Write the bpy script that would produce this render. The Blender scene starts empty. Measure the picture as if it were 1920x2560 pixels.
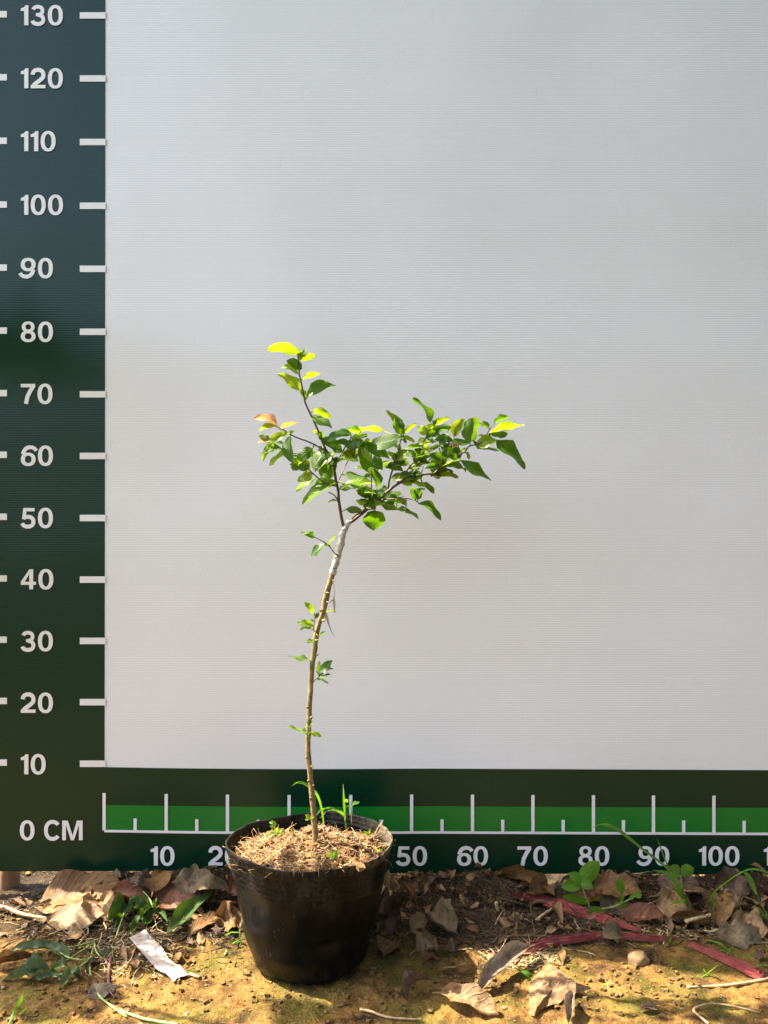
import bpy, math, random
from mathutils import Vector, Matrix, noise
R = math.radians
scene = bpy.context.scene
col = scene.collection

# ---------------------------------------------------------------- camera, sky, sun, exposure
F, CX, CY, D = 2199.0, 960.0, 1280.0, 1.43          # focal length and centre in photo pixels, metres to the board
CAM = Vector((0.457, -D, 0.617))
cd = bpy.data.cameras.new('camera'); cam = bpy.data.objects.new('camera', cd); col.objects.link(cam)
cam.location = CAM; cam.rotation_euler = (R(90), 0, 0)
cd.sensor_fit = 'VERTICAL'; cd.sensor_height = 24.0; cd.lens = 24.0 * F / 2560.0
cd.clip_start = 0.02; cd.clip_end = 3000
scene.camera = cam

SUN_EL, SUN_BEHIND = 55.0, 13.0                      # from the left, a little behind the board
W = bpy.data.worlds.new('World'); scene.world = W; W.use_nodes = True
nt = W.node_tree; nt.nodes.clear()
sky = nt.nodes.new('ShaderNodeTexSky'); sky.sky_type = 'NISHITA'; sky.sun_disc = False
sky.sun_elevation = R(SUN_EL); sky.sun_rotation = R(-(90 - SUN_BEHIND))
sky.air_density = 1.0; sky.dust_density = 4.0; sky.ozone_density = 0.4
bg = nt.nodes.new('ShaderNodeBackground'); bg.inputs[1].default_value = 0.125
wo = nt.nodes.new('ShaderNodeOutputWorld')
nt.links.new(sky.outputs[0], bg.inputs[0]); nt.links.new(bg.outputs[0], wo.inputs[0])
sd = bpy.data.lights.new('sun', 'SUN'); sd.energy = 3.9; sd.angle = R(0.55); sd.color = (1, 0.90, 0.74)
sun = bpy.data.objects.new('sun', sd); col.objects.link(sun)
S = Vector((-math.cos(R(SUN_EL)) * math.cos(R(SUN_BEHIND)), math.cos(R(SUN_EL)) * math.sin(R(SUN_BEHIND)), math.sin(R(SUN_EL))))
sun.rotation_euler = S.to_track_quat('Z', 'Y').to_euler(); sun.location = (-2, 0.5, 3)
scene.view_settings.view_transform = 'Standard'; scene.view_settings.look = 'None'
scene.view_settings.exposure = 2.5; scene.view_settings.gamma = 1.0

# ---------------------------------------------------------------- measuring helpers
def at(px, py, d):                                    # photo pixel + metres from the camera -> point
    return Vector((CAM.x + (px - CX) * d / F, CAM.y + d, CAM.z - (py - CY) * d / F))
def gr(px, py, z=0.0):                                # photo pixel -> point at height z
    return at(px, py, (CAM.z - z) * F / (py - CY))
def gp(px, py, z=0.0, lift=.002):                     # the same, but never below the ground there
    p = gr(px, py, z)
    for _ in range(6):
        g = hill(p.x, p.y) + lift
        if p.z >= g - 1e-5: break
        p = gr(px, py, g)
    return p
def zm(ox, oy, s): return lambda p: (ox + p[0] / s, oy + p[1] / s)
Z1 = zm(600, 840, 4.1475); Z2 = zm(800, 980, 5.53); Z3 = zm(1000, 980, 4.879)
Z4 = zm(700, 1300, 5.267); Z5 = zm(700, 1700, 5.267); Z6 = zm(540, 1920, 3.456)
ZA = zm(0, 2100, 2.765); ZB = zm(900, 2100, 2.765); ZC = zm(1320, 2000, 2.765)

# ---------------------------------------------------------------- node materials
class NB:
    def __init__(s, name):
        s.m = bpy.data.materials.new(name); s.m.use_nodes = True; s.t = s.m.node_tree; s.t.nodes.clear()
        s.out = s.n('OutputMaterial')
    def n(s, kind, **kw):
        x = s.t.nodes.new('ShaderNode' + kind)
        for k, v in kw.items(): setattr(x, k, v)
        return x
    def put(s, sock, v):
        if hasattr(v, 'is_output'): s.t.links.new(v, sock)
        elif v is not None:
            if isinstance(v, (tuple, list)) and len(v) == 3 and sock.type == 'RGBA': v = (*v, 1)
            sock.default_value = v
    def math(s, op, a, b=None, c=None, clamp=False):
        x = s.n('Math', operation=op, use_clamp=clamp)
        for i, v in enumerate((a, b, c)):
            if v is not None: s.put(x.inputs[i], v)
        return x.outputs[0]
    def coord(s, kind='Object', scale=(1, 1, 1)):
        tc = s.n('TexCoord'); mp = s.n('Mapping'); s.put(mp.inputs['Vector'], tc.outputs[kind]); mp.inputs['Scale'].default_value = scale
        return mp.outputs[0]
    def noise(s, vec, scale, detail=4, rough=.55, dist=0):
        x = s.n('TexNoise'); s.put(x.inputs['Vector'], vec); x.inputs['Scale'].default_value = scale
        x.inputs['Detail'].default_value = detail; x.inputs['Roughness'].default_value = rough; x.inputs['Distortion'].default_value = dist
        return x.outputs[0]
    def ramp(s, f, stops):
        x = s.n('ValToRGB'); e = x.color_ramp.elements
        while len(e) < len(stops): e.new(0.5)
        for q, (p, c) in zip(e, stops): q.position = p; q.color = (*c, 1) if len(c) == 3 else c
        s.put(x.inputs[0], f); return x.outputs[0]
    def step(s, f, a, b):
        x = s.n('MapRange'); s.put(x.inputs[0], f); x.inputs[1].default_value = a; x.inputs[2].default_value = b; return x.outputs[0]
    def mix(s, f, a, b, mode='MIX'):
        x = s.n('Mix', data_type='RGBA', blend_type=mode)
        s.put(x.inputs[0], f); s.put(x.inputs[6], a); s.put(x.inputs[7], b); return x.outputs[2]
    def bump(s, h, strength=.3, dist=.001, normal=None):
        x = s.n('Bump'); s.put(x.inputs['Height'], h); x.inputs['Strength'].default_value = strength; x.inputs['Distance'].default_value = dist
        if normal is not None: s.put(x.inputs['Normal'], normal)
        return x.outputs[0]
    def bsdf(s, color, rough=.6, spec=.5, normal=None, coat=0, alpha=None):
        x = s.n('BsdfPrincipled'); s.put(x.inputs['Base Color'], color); s.put(x.inputs['Roughness'], rough)
        x.inputs['Specular IOR Level'].default_value = spec; x.inputs['Coat Weight'].default_value = coat
        if normal is not None: s.put(x.inputs['Normal'], normal)
        return x.outputs[0]
    def end(s, sh): s.t.links.new(sh, s.out.inputs[0]); return s.m

def leaf_uv(b):
    sp = b.n('SeparateXYZ'); b.put(sp.inputs[0], b.n('TexCoord').outputs['UV'])
    u, v = sp.outputs[0], sp.outputs[1]
    a = b.math('ABSOLUTE', b.math('SUBTRACT', v, .5))                     # 0 at the midrib, .5 at the edge
    rib = b.math('SUBTRACT', 1.0, b.step(a, .008, .035), clamp=True)
    fr = b.math('FRACT', b.math('MULTIPLY', b.math('SUBTRACT', u, b.math('MULTIPLY', a, .55)), 8.0))
    vein = b.math('SUBTRACT', 1.0, b.step(b.math('ABSOLUTE', b.math('SUBTRACT', fr, .5)), .03, .14), clamp=True)
    return rib, vein

def leaf_mat(name, refl, trans, amt=.45, rough=.38, spots=None):
    b = NB(name); rib, vein = leaf_uv(b)
    rnd = b.n('ObjectInfo').outputs['Random']
    ob = b.coord('Object'); nz = b.noise(ob, 45, 4)
    c = b.mix(b.step(nz, .35, .7), refl, tuple(x * 1.45 for x in refl))
    c = b.mix(b.math('MULTIPLY', rnd, .55), c, tuple(x * .62 for x in refl))
    c = b.mix(b.math('MULTIPLY', vein, .22), c, tuple(min(1, x * 1.8 + .01) for x in refl))
    c = b.mix(b.math('MULTIPLY', rib, .6), c, tuple(min(1, x * 2.2 + .03) for x in refl))
    t = b.mix(b.step(nz, .3, .75), trans, tuple(x * 1.3 for x in trans))
    t = b.mix(b.math('MULTIPLY', vein, .35), t, tuple(x * .6 for x in trans))
    if spots: c = b.mix(b.step(b.noise(ob, 160, 2), .66, .70), c, spots)
    nrm = b.bump(b.math('ADD', b.math('MULTIPLY', vein, -.6), b.math('ADD', b.math('MULTIPLY', rib, -1), nz)), .35, .0012)
    p = b.bsdf(c, rough, .26, nrm)
    tr = b.n('BsdfTranslucent'); b.put(tr.inputs[0], t); b.put(tr.inputs['Normal'], nrm)
    mx = b.n('MixShader'); mx.inputs[0].default_value = amt
    b.put(mx.inputs[1], p); b.put(mx.inputs[2], tr.outputs[0])
    return b.end(mx.outputs[0])

def dry_mat(name, c0, c1):
    b = NB(name); rib, vein = leaf_uv(b); ob = b.coord('Object')
    n1 = b.noise(ob, 30, 5, .6); n2 = b.noise(ob, 140, 3)
    c = b.mix(b.step(n1, .35, .68), c0, c1)
    c = b.mix(b.math('MULTIPLY', b.step(n2, .52, .66), .75), c, tuple(x * .4 for x in c0))
    c = b.mix(b.math('MULTIPLY', vein, .16), c, tuple(x * .55 for x in c0))
    c = b.mix(b.math('MULTIPLY', rib, .4), c, tuple(min(1, x * 1.25) for x in c1))
    nrm = b.bump(b.math('ADD', b.math('MULTIPLY', vein, -.5), b.math('ADD', n1, b.math('MULTIPLY', n2, .4))), .6, .0018)
    p = b.bsdf(c, .62, .35, nrm)
    tr = b.n('BsdfTranslucent'); b.put(tr.inputs[0], tuple(min(1, x * 1.3) for x in c1)); b.put(tr.inputs['Normal'], nrm)
    mx = b.n('MixShader'); mx.inputs[0].default_value = .14
    b.put(mx.inputs[1], p); b.put(mx.inputs[2], tr.outputs[0])
    return b.end(mx.outputs[0])

def plain_mat(name, c, rough=.6, var=.35, scale=60, bump=.3, spec=.4, dist=.001):
    b = NB(name); ob = b.coord('Object'); n = b.noise(ob, scale, 5, .6)
    cc = b.mix(b.step(n, .3, .72), tuple(x * (1 - var) for x in c), tuple(min(1, x * (1 + var)) for x in c))
    return b.end(b.bsdf(cc, rough, spec, b.bump(n, bump, dist)))

def print_mat(name, c, rough, specks):
    # corrugated plastic sheet: fine horizontal ribs, dust specks and faint smears
    b = NB(name); ob = b.coord('Object'); sp = b.n('SeparateXYZ'); b.put(sp.inputs[0], ob)
    rib = b.math('SINE', b.math('MULTIPLY', sp.outputs[2], 2 * math.pi / .00285))
    sm = b.noise(b.coord('Object', (1, 1, 1.6)), 3.2, 5, .6); st = b.noise(b.coord('Object', (6, 1, .8)), 22, 3)
    dot = b.noise(b.coord('Object', (1, 1, 1.7)), 420, 1); zone = b.noise(ob, 5, 3)
    cc = b.mix(b.step(sm, .35, .75), c, tuple(x * (.955, .95, .94)[i] for i, x in enumerate(c)))
    cc = b.mix(b.math('MULTIPLY', b.step(st, .62, .8), .10 if c[0] > .5 else .02), cc, specks)
    cc = b.mix(b.math('MULTIPLY', b.math('MULTIPLY', b.step(dot, .735, .76), b.step(zone, .42, .6)), .75), cc, specks)
    wob = b.noise(b.coord('Object', (1, 1, 1)), 2.2, 1)
    nr = b.bump(rib, .19 if c[0] > .5 else .12, .0004, b.bump(wob, .4, .03))
    rr = b.math('ADD', rough, b.math('MULTIPLY', sm, .15 if c[0] > .5 else .04))
    return b.end(b.bsdf(cc, rr, .5 if c[0] > .5 else .34, nr))

def ground_mat():
    b = NB('clay_ground'); ob = b.coord('Object')
    big = b.noise(ob, 4.5, 4, .6); mid = b.noise(ob, 26, 6, .65); fine = b.noise(ob, 190, 4, .7)
    c = b.ramp(mid, [(.34, (.030, .014, .004)), (.44, (.105, .052, .012)), (.54, (.20, .108, .026)), (.72, (.30, .175, .045))])
    c = b.mix(b.math('MULTIPLY', b.step(b.noise(ob, 11, 5, .65, .4), .46, .64), .75), c, (.095, .090, .010))   # moss film
    c = b.mix(b.math('MULTIPLY', b.step(big, .55, .7), .45), c, (.060, .036, .015))                           # damp patches
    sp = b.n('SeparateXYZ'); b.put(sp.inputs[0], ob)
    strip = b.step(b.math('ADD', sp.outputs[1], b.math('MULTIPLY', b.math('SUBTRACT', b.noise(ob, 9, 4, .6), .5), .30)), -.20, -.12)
    c = b.mix(b.math('MULTIPLY', strip, .92), c, b.mix(b.step(mid, .4, .65), (.012, .007, .004), (.042, .024, .010)))   # dark leaf mould along the board, darkened further as painted shade
    bounce_cut = b.step(b.math('ADD', sp.outputs[1], b.math('MULTIPLY', big, .35)), -.62, -.78)
    c = b.mix(bounce_cut, c, b.mix(b.step(mid, .4, .6), (.032, .038, .012), (.075, .060, .025)))                   # unseen front ground, coloured dark to cut light bounced onto the board
    c = b.mix(b.step(fine, .60, .70), c, (.035, .020, .009))
    c = b.mix(b.math('MULTIPLY', b.step(b.noise(ob, 330, 2), .64, .68), .6), c, (.32, .23, .12))
    h = b.math('ADD', b.math('MULTIPLY', mid, 1.2), b.math('MULTIPLY', fine, .45))
    return b.end(b.bsdf(c, .88, .2, b.bump(h, 1.0, .009)))

def pot_mat():
    b = NB('black_nursery_plastic'); ob = b.coord('Object'); sp = b.n('SeparateXYZ'); b.put(sp.inputs[0], ob)
    z = sp.outputs[2]
    n = b.noise(b.coord('Object', (1, 1, .35)), 22, 6, .65); m = b.noise(b.coord('Object', (3, 3, .5)), 60, 5, .7)
    up = b.step(z, .085, .135)
    dust = b.math('MULTIPLY', b.math('MULTIPLY', b.step(n, .45, .68), b.step(m, .4, .62)), b.math('ADD', .012, b.math('MULTIPLY', up, .42)))
    low = b.math('MULTIPLY', b.math('SUBTRACT', 1.0, b.step(z, .0, .035), clamp=True), b.math('MULTIPLY', b.step(m, .45, .65), .15))
    sc = b.step(b.noise(b.coord('Object', (1, 1, .25)), 330, 2), .68, .72)
    rim = b.math('MULTIPLY', b.step(z, .146, .158), b.step(m, .38, .55)); rim = b.math('MULTIPLY', rim, b.math('ADD', .18, b.math('MULTIPLY', b.step(sp.outputs[0], .05, .10), .8)))
    dust = b.math('MAXIMUM', dust, rim)
    d = b.math('MAXIMUM', b.math('MAXIMUM', dust, low), b.math('MULTIPLY', sc, .2))
    c = b.mix(d, (.0040, .0041, .0043), (.15, .12, .075))
    r = b.math('ADD', .30, b.math('MULTIPLY', d, .6))
    h = b.math('ADD', n, b.math('MULTIPLY', m, .3))
    return b.end(b.bsdf(c, r, .14, b.bump(h, .45, .003)))

M = dict(
    white=print_mat('white_print', (.80, .80, .785), .42, (.30, .28, .25)),
    dark=print_mat('dark_green_print', (.0018, .027, .0125), .19, (.16, .18, .12)),
    band=print_mat('bright_green_print', (.007, .17, .022), .2, (.18, .22, .12)),
    ink=print_mat('white_lettering', (.82, .80, .77), .42, (.3, .28, .25)),
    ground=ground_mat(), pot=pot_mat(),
    mature=leaf_mat('mature_leaf', (.026, .072, .003), (.14, .29, .004), .44, .38),
    grey=leaf_mat('matt_leaf', (.070, .130, .022), (.16, .28, .010), .38, .46),
    olive=leaf_mat('olive_leaf', (.062, .095, .004), (.27, .34, .005), .48, .40),
    young=leaf_mat('young_leaf', (.12, .20, .010), (.35, .48, .008), .48, .36),
    red=leaf_mat('red_young_leaf', (.33, .17, .10), (.55, .30, .12), .5, .36),
    rust=leaf_mat('rust_young_leaf', (.20, .13, .03), (.45, .28, .04), .5, .4),
    weed=leaf_mat('weed_leaf', (.085, .20, .018), (.24, .46, .02), .42, .45),
    limp=leaf_mat('limp_leaf', (.048, .092, .018), (.10, .19, .015), .3, .6),
    canopy=leaf_mat('canopy_leaf', (.018, .030, .010), (.03, .05, .01), .3, .5),
    wilt=leaf_mat('wilted_leaf', (.10, .135, .065), (.12, .17, .05), .22, .75),
    yellow=leaf_mat('yellowed_leaf', (.38, .30, .04), (.5, .4, .05), .35, .5, (.16, .09, .03)),
    bark=plain_mat('green_brown_bark', (.215, .155, .058), .6, .5, 170, .8),
    twig=plain_mat('dark_twig_bark', (.085, .042, .026), .5, .45, 200, .4),
    tape=plain_mat('grafting_tape', (.47, .43, .36), .45, .45, 260, .9),
    film=plain_mat('clear_tape_tail', (.60, .56, .44), .35, .2, 120, .3),
    stem=plain_mat('weed_stem', (.22, .27, .07), .5, .3, 90, .2),
    straw=plain_mat('straw', (.42, .31, .16), .7, .4, 200, .3),
    root=plain_mat('root_fibre', (.12, .070, .034), .75, .5, 150, .3),
    rootdark=plain_mat('dark_root_fibre', (.038, .025, .014), .8, .5, 150, .3),
    coir=plain_mat('coir_fibre', (.46, .28, .10), .75, .5, 120, .3),
    humus=plain_mat('potting_mix', (.11, .052, .024), .9, .6, 170, .9, .15, .003),
    crumb=plain_mat('clay_crumb', (.15, .092, .034), .9, .5, 200, .5, .15),
    stick=plain_mat('pale_stick', (.36, .25, .13), .7, .4, 150, .5),
    post=plain_mat('stake_wood', (.20, .115, .055), .8, .4, 40, .6),
    stone=plain_mat('tan_stone', (.22, .145, .070), .75, .35, 55, .5, .3, .003),
    purple=plain_mat('purple_root', (.16, .06, .06), .6, .4, 100, .3),
)
DRY = dict(
    brown=dry_mat('dry_brown', (.125, .060, .018), (.235, .122, .040)), tan=dry_mat('dry_tan', (.19, .110, .045), (.33, .205, .095)),
    grey=dry_mat('dry_grey', (.095, .068, .034), (.19, .140, .076)), red=dry_mat('dry_red_brown', (.095, .032, .014), (.19, .070, .030)),
    dark=dry_mat('dry_dark', (.055, .032, .018), (.13, .078, .042)), pale=dry_mat('dry_pale', (.19, .112, .048), (.30, .190, .092)),
    slate=dry_mat('dry_slate', (.125, .095, .066), (.22, .170, .120)))

def red_film():
    b = NB('red_plastic_film'); ob = b.coord('Object'); n = b.noise(ob, 60, 5, .6)
    sp = b.n('SeparateXYZ'); b.put(sp.inputs[0], b.n('TexCoord').outputs['UV'])
    cr = b.noise(b.coord('UV', (2, 26, 1)), 1.0, 4, .6)
    c = b.mix(b.step(n, .35, .7), (.42, .060, .052), (.58, .150, .125))
    c = b.mix(b.math('MULTIPLY', b.step(b.noise(ob, 140, 3), .6, .72), .6), c, (.30, .17, .09))
    c = b.mix(b.math('MULTIPLY', b.step(cr, .56, .44), .75), c, (.10, .014, .014))  # shade in the folds, painted as dark streaks along the film
    return b.end(b.bsdf(c, .5, .4, b.bump(cr, 1.0, .006)))
M['redfilm'] = red_film()
def paper():
    b = NB('dirty_white_label'); ob = b.coord('Object'); n = b.noise(ob, 40, 5, .6)
    c = b.mix(b.step(n, .45, .7), (.46, .40, .36), (.34, .25, .20))
    c = b.mix(b.step(b.noise(b.coord('Object', (1, 1.6, 1)), 120, 3), .62, .66), c, (.10, .07, .045))
    return b.end(b.bsdf(c, .45, .4, b.bump(n, .3, .002)))
M['paper'] = paper()

# ---------------------------------------------------------------- objects
def tag(o, label=None, cat=None, group=None, kind=None):
    for k, v in (('label', label), ('category', cat), ('group', group), ('kind', kind)):
        if v: o[k] = v
    return o
def empty(name, loc, label=None, cat=None, group=None):
    o = bpy.data.objects.new(name, None); o.empty_display_size = .02; o.location = loc; col.objects.link(o)
    return tag(o, label, cat, group)
def mesh(name, verts, faces, mat, parent=None, uvs=None, smooth=True, base=None):
    """one mesh object from world coordinates; its origin is put at base (top-level) or at its thing's base"""
    p = parent
    off = Vector((0, 0, 0))
    if p is not None:
        q = p
        while q is not None: off = off + q.location; q = q.parent
    loc = Vector(base) if base is not None and p is None else Vector((0, 0, 0))
    off = off + loc
    me = bpy.data.meshes.new(name)
    me.from_pydata([tuple(Vector(v) - off) for v in verts], [], faces)
    mats = mat if isinstance(mat, list) else [mat]
    for m in mats: me.materials.append(m)
    if uvs:
        l = me.uv_layers.new(name='uv').data
        for poly in me.polygons:
            for li in poly.loop_indices: l[li].uv = uvs[me.loops[li].vertex_index]
    if smooth:
        me.polygons.foreach_set('use_smooth', [True] * len(me.polygons))
    me.update()
    o = bpy.data.objects.new(name, me); o.location = loc; col.objects.link(o)
    if p is not None: o.parent = p
    return o

def spline(pts, n):                                   # Catmull-Rom through points (any dimension tuples)
    pts = [tuple(p) for p in pts]
    if len(pts) == 2: pts = [pts[0], tuple((a + b) / 2 for a, b in zip(*pts)), pts[1]]
    P = [tuple(2 * a - b for a, b in zip(pts[0], pts[1]))] + pts + [tuple(2 * a - b for a, b in zip(pts[-1], pts[-2]))]
    out = []
    for i in range(1, len(P) - 2):
        for k in range(n):
            t = k / n
            out.append(tuple(.5 * (2 * b + (c - a) * t + (2 * a - 5 * b + 4 * c - d) * t * t + (3 * b - a - 3 * c + d) * t ** 3)
                             for a, b, c, d in zip(P[i - 1], P[i], P[i + 1], P[i + 2])))
    out.append(pts[-1]); return out

def tube(pts, sides=8, wob=0, seed=0):                # pts: (x,y,z,r) -> verts, faces
    V, Fc = [], []; up = None
    P = [Vector(p[:3]) for p in pts]
    for i, p in enumerate(P):
        t = (P[min(i + 1, len(P) - 1)] - P[max(i - 1, 0)]).normalized()
        if up is None: up = t.orthogonal().normalized()
        up = (up - t * up.dot(t)).normalized(); sd_ = t.cross(up)
        for k in range(sides):
            a = 2 * math.pi * k / sides; r = pts[i][3]
            d = up * math.cos(a) + sd_ * math.sin(a)
            if wob: r *= 1 + wob * noise.noise((p + d * .01) * 120 + Vector((seed, 0, 0)))
            V.append(p + d * r)
    n = len(P)
    for i in range(n - 1):
        for k in range(sides):
            a = i * sides + k; b = i * sides + (k + 1) % sides
            Fc.append((a, b, b + sides, a + sides))
    Fc.append(tuple(reversed(range(sides)))); Fc.append(tuple(range((n - 1) * sides, n * sides)))
    return V, Fc

def join(parts):
    V, Fc, U = [], [], []
    for p in parts:
        o = len(V); V += list(p[0]); Fc += [tuple(i + o for i in f) for f in p[1]]
        U += list(p[2]) if len(p) > 2 else [(0, .5)] * len(p[0])
    return V, Fc, U

OV = [(0, .08), (.06, .46), (.15, .79), (.28, .98), (.42, 1), (.57, .96), (.72, .80), (.85, .53), (.94, .26), (1, .0)]
LN = [(0, .12), (.06, .35), (.15, .62), (.28, .87), (.42, 1), (.58, .95), (.72, .78), (.85, .48), (.94, .2), (1, .0)]
RD = [(0, .15), (.06, .55), (.15, .82), (.28, .97), (.42, 1), (.58, .98), (.72, .88), (.85, .65), (.94, .36), (1, .08)]
def prof(u, tab):
    for (a, x), (b, y) in zip(tab, tab[1:]):
        if u <= b: t = (u - a) / (b - a); return x + (y - x) * t
    return tab[-1][1]

def leaf_geo(B, T, wdir, width, fold=.3, bend=.5, curl=0., wave=.05, crumple=0., seed=0, nu=9, nv=2, tab=OV, skew=0.):
    """blade from B to T; wdir: direction across; fold: V angle; bend: arch along the length (positive droops the tip)"""
    a = T - B; L = a.length; a = a / L
    w = (wdir - a * wdir.dot(a)).normalized(); n = a.cross(w)
    V, Fc, U = [], [], []
    for i in range(nu + 1):
        u = i / nu; hw = max(prof(u, tab), .02) * width / 2
        arch = bend * L * .5 * (4 * u * (1 - u)) * .5
        side = skew * L * .25 * math.sin(math.pi * u)
        for j in range(-nv, nv + 1):
            v = j / nv
            if crumple > .06 and j == -nv: hl = hw; hw = hl * (1 + (crumple + .12) * noise.noise(Vector((u * 5, seed * 1.3, 4))))
            if crumple > .06 and j == 0: hw = hl * (1 + (crumple + .12) * noise.noise(Vector((u * 5, seed * 1.3, 9))))
            th = fold + curl * abs(v)
            y = v * hw * math.cos(th); z = abs(v) * hw * math.sin(th)
            z += wave * width * math.sin(u * 9 + seed * 1.7 + (2.1 if v > 0 else 0)) * v * v
            p = B + a * (u * L) + w * (y + side) + n * (z + arch)
            if crumple:
                q = p * (2.2 / L) + Vector((seed * 3.1, seed, 0))
                p = p + n * (noise.noise(q) * crumple * width) + n * (noise.noise(q * 3.1) * crumple * width * .45) \
                    + w * (noise.noise(q * 2.3 + Vector((7, 0, 0))) * crumple * width * .3 * abs(v))
            V.append(p); U.append((u, .5 + v / 2))
    m = 2 * nv + 1
    for i in range(nu):
        for j in range(m - 1):
            k = i * m + j; Fc.append((k, k + 1, k + 1 + m, k + m))
    return V, Fc, U

def quad_strip(pts, widths, across, n=6, twist=0.):
    """thin ribbon along points: grass blades, film"""
    P = spline([(*p, w) for p, w in zip(pts, widths)], n); V, Fc, U = [], [], []
    N = len(P)
    for i, p in enumerate(P):
        c = Vector(p[:3]); t = (Vector(P[min(i + 1, N - 1)][:3]) - Vector(P[max(i - 1, 0)][:3])).normalized()
        s = across - t * across.dot(t)
        if s.length < 1e-4: s = t.orthogonal()
        s.normalize(); s = Matrix.Rotation(twist * i / N, 3, t) @ s
        nn = t.cross(s); hw = p[3] / 2
        for j, f in ((-1, 0), (0, 1), (1, 0)):
            V.append(c + s * hw * j + nn * (-.22 * p[3] * f)); U.append((i / (N - 1), .5 + j / 2))
    for i in range(N - 1):
        for j in (0, 1): k = i * 3 + j; Fc.append((k, k + 1, k + 4, k + 3))
    return V, Fc, U

rng = random.Random(7)

# ================================================================ the setting: ground
def hill(x, y):
    v = Vector((x, y, 0))
    near = max(0., 1 - max(0., math.hypot(x - .4, y + .1) - 1.2) / 2)
    h = noise.noise(v * 3.1) * .007 + near * (noise.noise(v * 14) * .004 + noise.noise(v * 42) * .0032 + noise.noise(v * 95) * .0020 + noise.noise(v * 160) * .0013)
    rid = math.exp(-((y + .010) / .036) ** 2) * max(0., min(1., (x + .060) / .05)) if abs(y) < .3 else 0.
    if rid:
        gap = math.exp(-((x - .715) / .03) ** 2) * .75 + max(0., .45 - 3 * x if x < .15 else 0.) * .6
        h += rid * (.0365 - .0065 * x) * (1 - gap) * (1 + .22 * noise.noise(v * 19))
    return h
def axis(lo, hi, step, far):
    a = []; x = lo
    while x <= hi + 1e-9: a.append(x); x += step
    s = step; x = lo; pre = []
    while x > -far: s *= 1.32; x -= s; pre.append(x)
    s = step; x = hi; post = []
    while x < far: s *= 1.32; x += s; post.append(x)
    return list(reversed(pre)) + a + post
GXs, GYs = axis(-.30, 1.20, .0033, 900), axis(-.50, .16, .0033, 900)
gv = [(x, y, hill(x, y)) for y in GYs for x in GXs]
nx = len(GXs)
gf = [(j * nx + i, j * nx + i + 1, (j + 1) * nx + i + 1, (j + 1) * nx + i) for j in range(len(GYs) - 1) for i in range(nx - 1)]
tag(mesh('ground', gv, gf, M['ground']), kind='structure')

# ================================================================ the measuring board
def bp(px, py): p = at(px, py, D); return p.x, p.z
board = empty('measuring_board', (at(261, 2080, D).x, 0, 0.02),
              'large white height chart board with dark green numbered borders behind the sapling', 'board')
BX0, BX1, BZ1 = -.235, 1.30, 1.78
def zbot(x): return .0345 - .0095 * (x + .235) / 1.5 + .0012 * math.sin(x * 9)
def sheet(poly, y, name, mat, parent, thick=0.0004):
    """flat print: outline (x,z) list filled, a hair in front of the panel"""
    n = len(poly); V = [(x, y, z) for x, z in poly] + [(x, y + thick, z) for x, z in poly]
    Fc = [tuple(range(n))] + [tuple(reversed(range(n, 2 * n)))] + [(i, i + n, (i + 1) % n + n, (i + 1) % n) for i in range(n)]
    return mesh(name, V, Fc, mat, parent, smooth=False)
NX = 30; xs = [BX0 + (BX1 - BX0) * i / NX for i in range(NX + 1)]
V = []; Fc = []
for x in xs:
    for y in (0.0006, 0.0050): V += [(x, y, zbot(x)), (x, y, BZ1)]
for i in range(NX):
    k = i * 4; l = k + 4
    Fc += [(k, l, l + 1, k + 1), (k + 2, k + 3, l + 3, l + 2), (k, k + 2, l + 2, l), (k + 1, l + 1, l + 3, k + 3)]
Fc += [(0, 1, 3, 2), (NX * 4, NX * 4 + 2, NX * 4 + 3, NX * 4 + 1)]
mesh('white_panel', V, Fc, M['white'], board, smooth=False)
ex = bp(262, 0)[0]
sl = lambda px: .0045 * (px - 261)                     # the print drops a little to the right
def yline(py0, px):                                    # print line with its small sag near the left
    return py0 + sl(px) + 3.0 * math.sin(min(1, max(0, (px - 261) / 800)) * math.pi) - (0 if px > 261 else 0)
pxs = [261 + (2200 - 261) * i / 40 for i in range(41)]
topl = [bp(p, yline(1918, p)) for p in pxs]; topl = [(min(x, BX1), z) for x, z in topl]
poly = [(BX0, BZ1), (BX0, zbot(BX0))] + [(x, zbot(x)) for x in xs[1:]] + list(reversed(topl)) + [(bp(264, 0)[0], BZ1)]
sheet(poly, 0.0, 'green_border', M['dark'], board)
bt = [bp(p, yline(2012, p)) for p in pxs]; bb = [bp(p, yline(2075, p)) for p in pxs]
clip = lambda L: [(min(x, BX1 - .001), z) for x, z in L]
sheet(clip(bb) + list(reversed(clip(bt))), -.0005, 'scale_band', M['band'], board)
b2 = [bp(p, yline(2080, p)) for p in pxs]
sheet(clip(b2) + list(reversed(clip([bp(p, yline(2074, p)) for p in pxs]))), -.0010, 'base_line', M['ink'], board)
def rect(x0, y0, x1, y1, name, y=-.0014, mat='ink'):
    a, b_ = bp(x0, y0), bp(x1, y1)
    sheet([(a[0], b_[1]), (b_[0], b_[1]), (b_[0], a[1]), (a[0], a[1])], y, name, M[mat], board)
majors = [261, 416, 569, 723, 877, 1029, 1181, 1332, 1483, 1633, 1784, 1935, 2087]
for i, x in enumerate(majors):
    rect(x - 4, yline(1982, x), x + 4, yline(2075, x), 'tick_mark', -.0016)
    if i + 1 < len(majors):
        xm = (x + majors[i + 1]) / 2
        rect(xm - 4, yline(2044, xm), xm + 4, yline(2075, xm), 'tick_mark', -.0016)
RT = [-118, 39.5, 197, 355.6, 515, 672.5, 829.8, 986, 1140, 1295, 1449, 1602, 1755, 1909]
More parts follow.
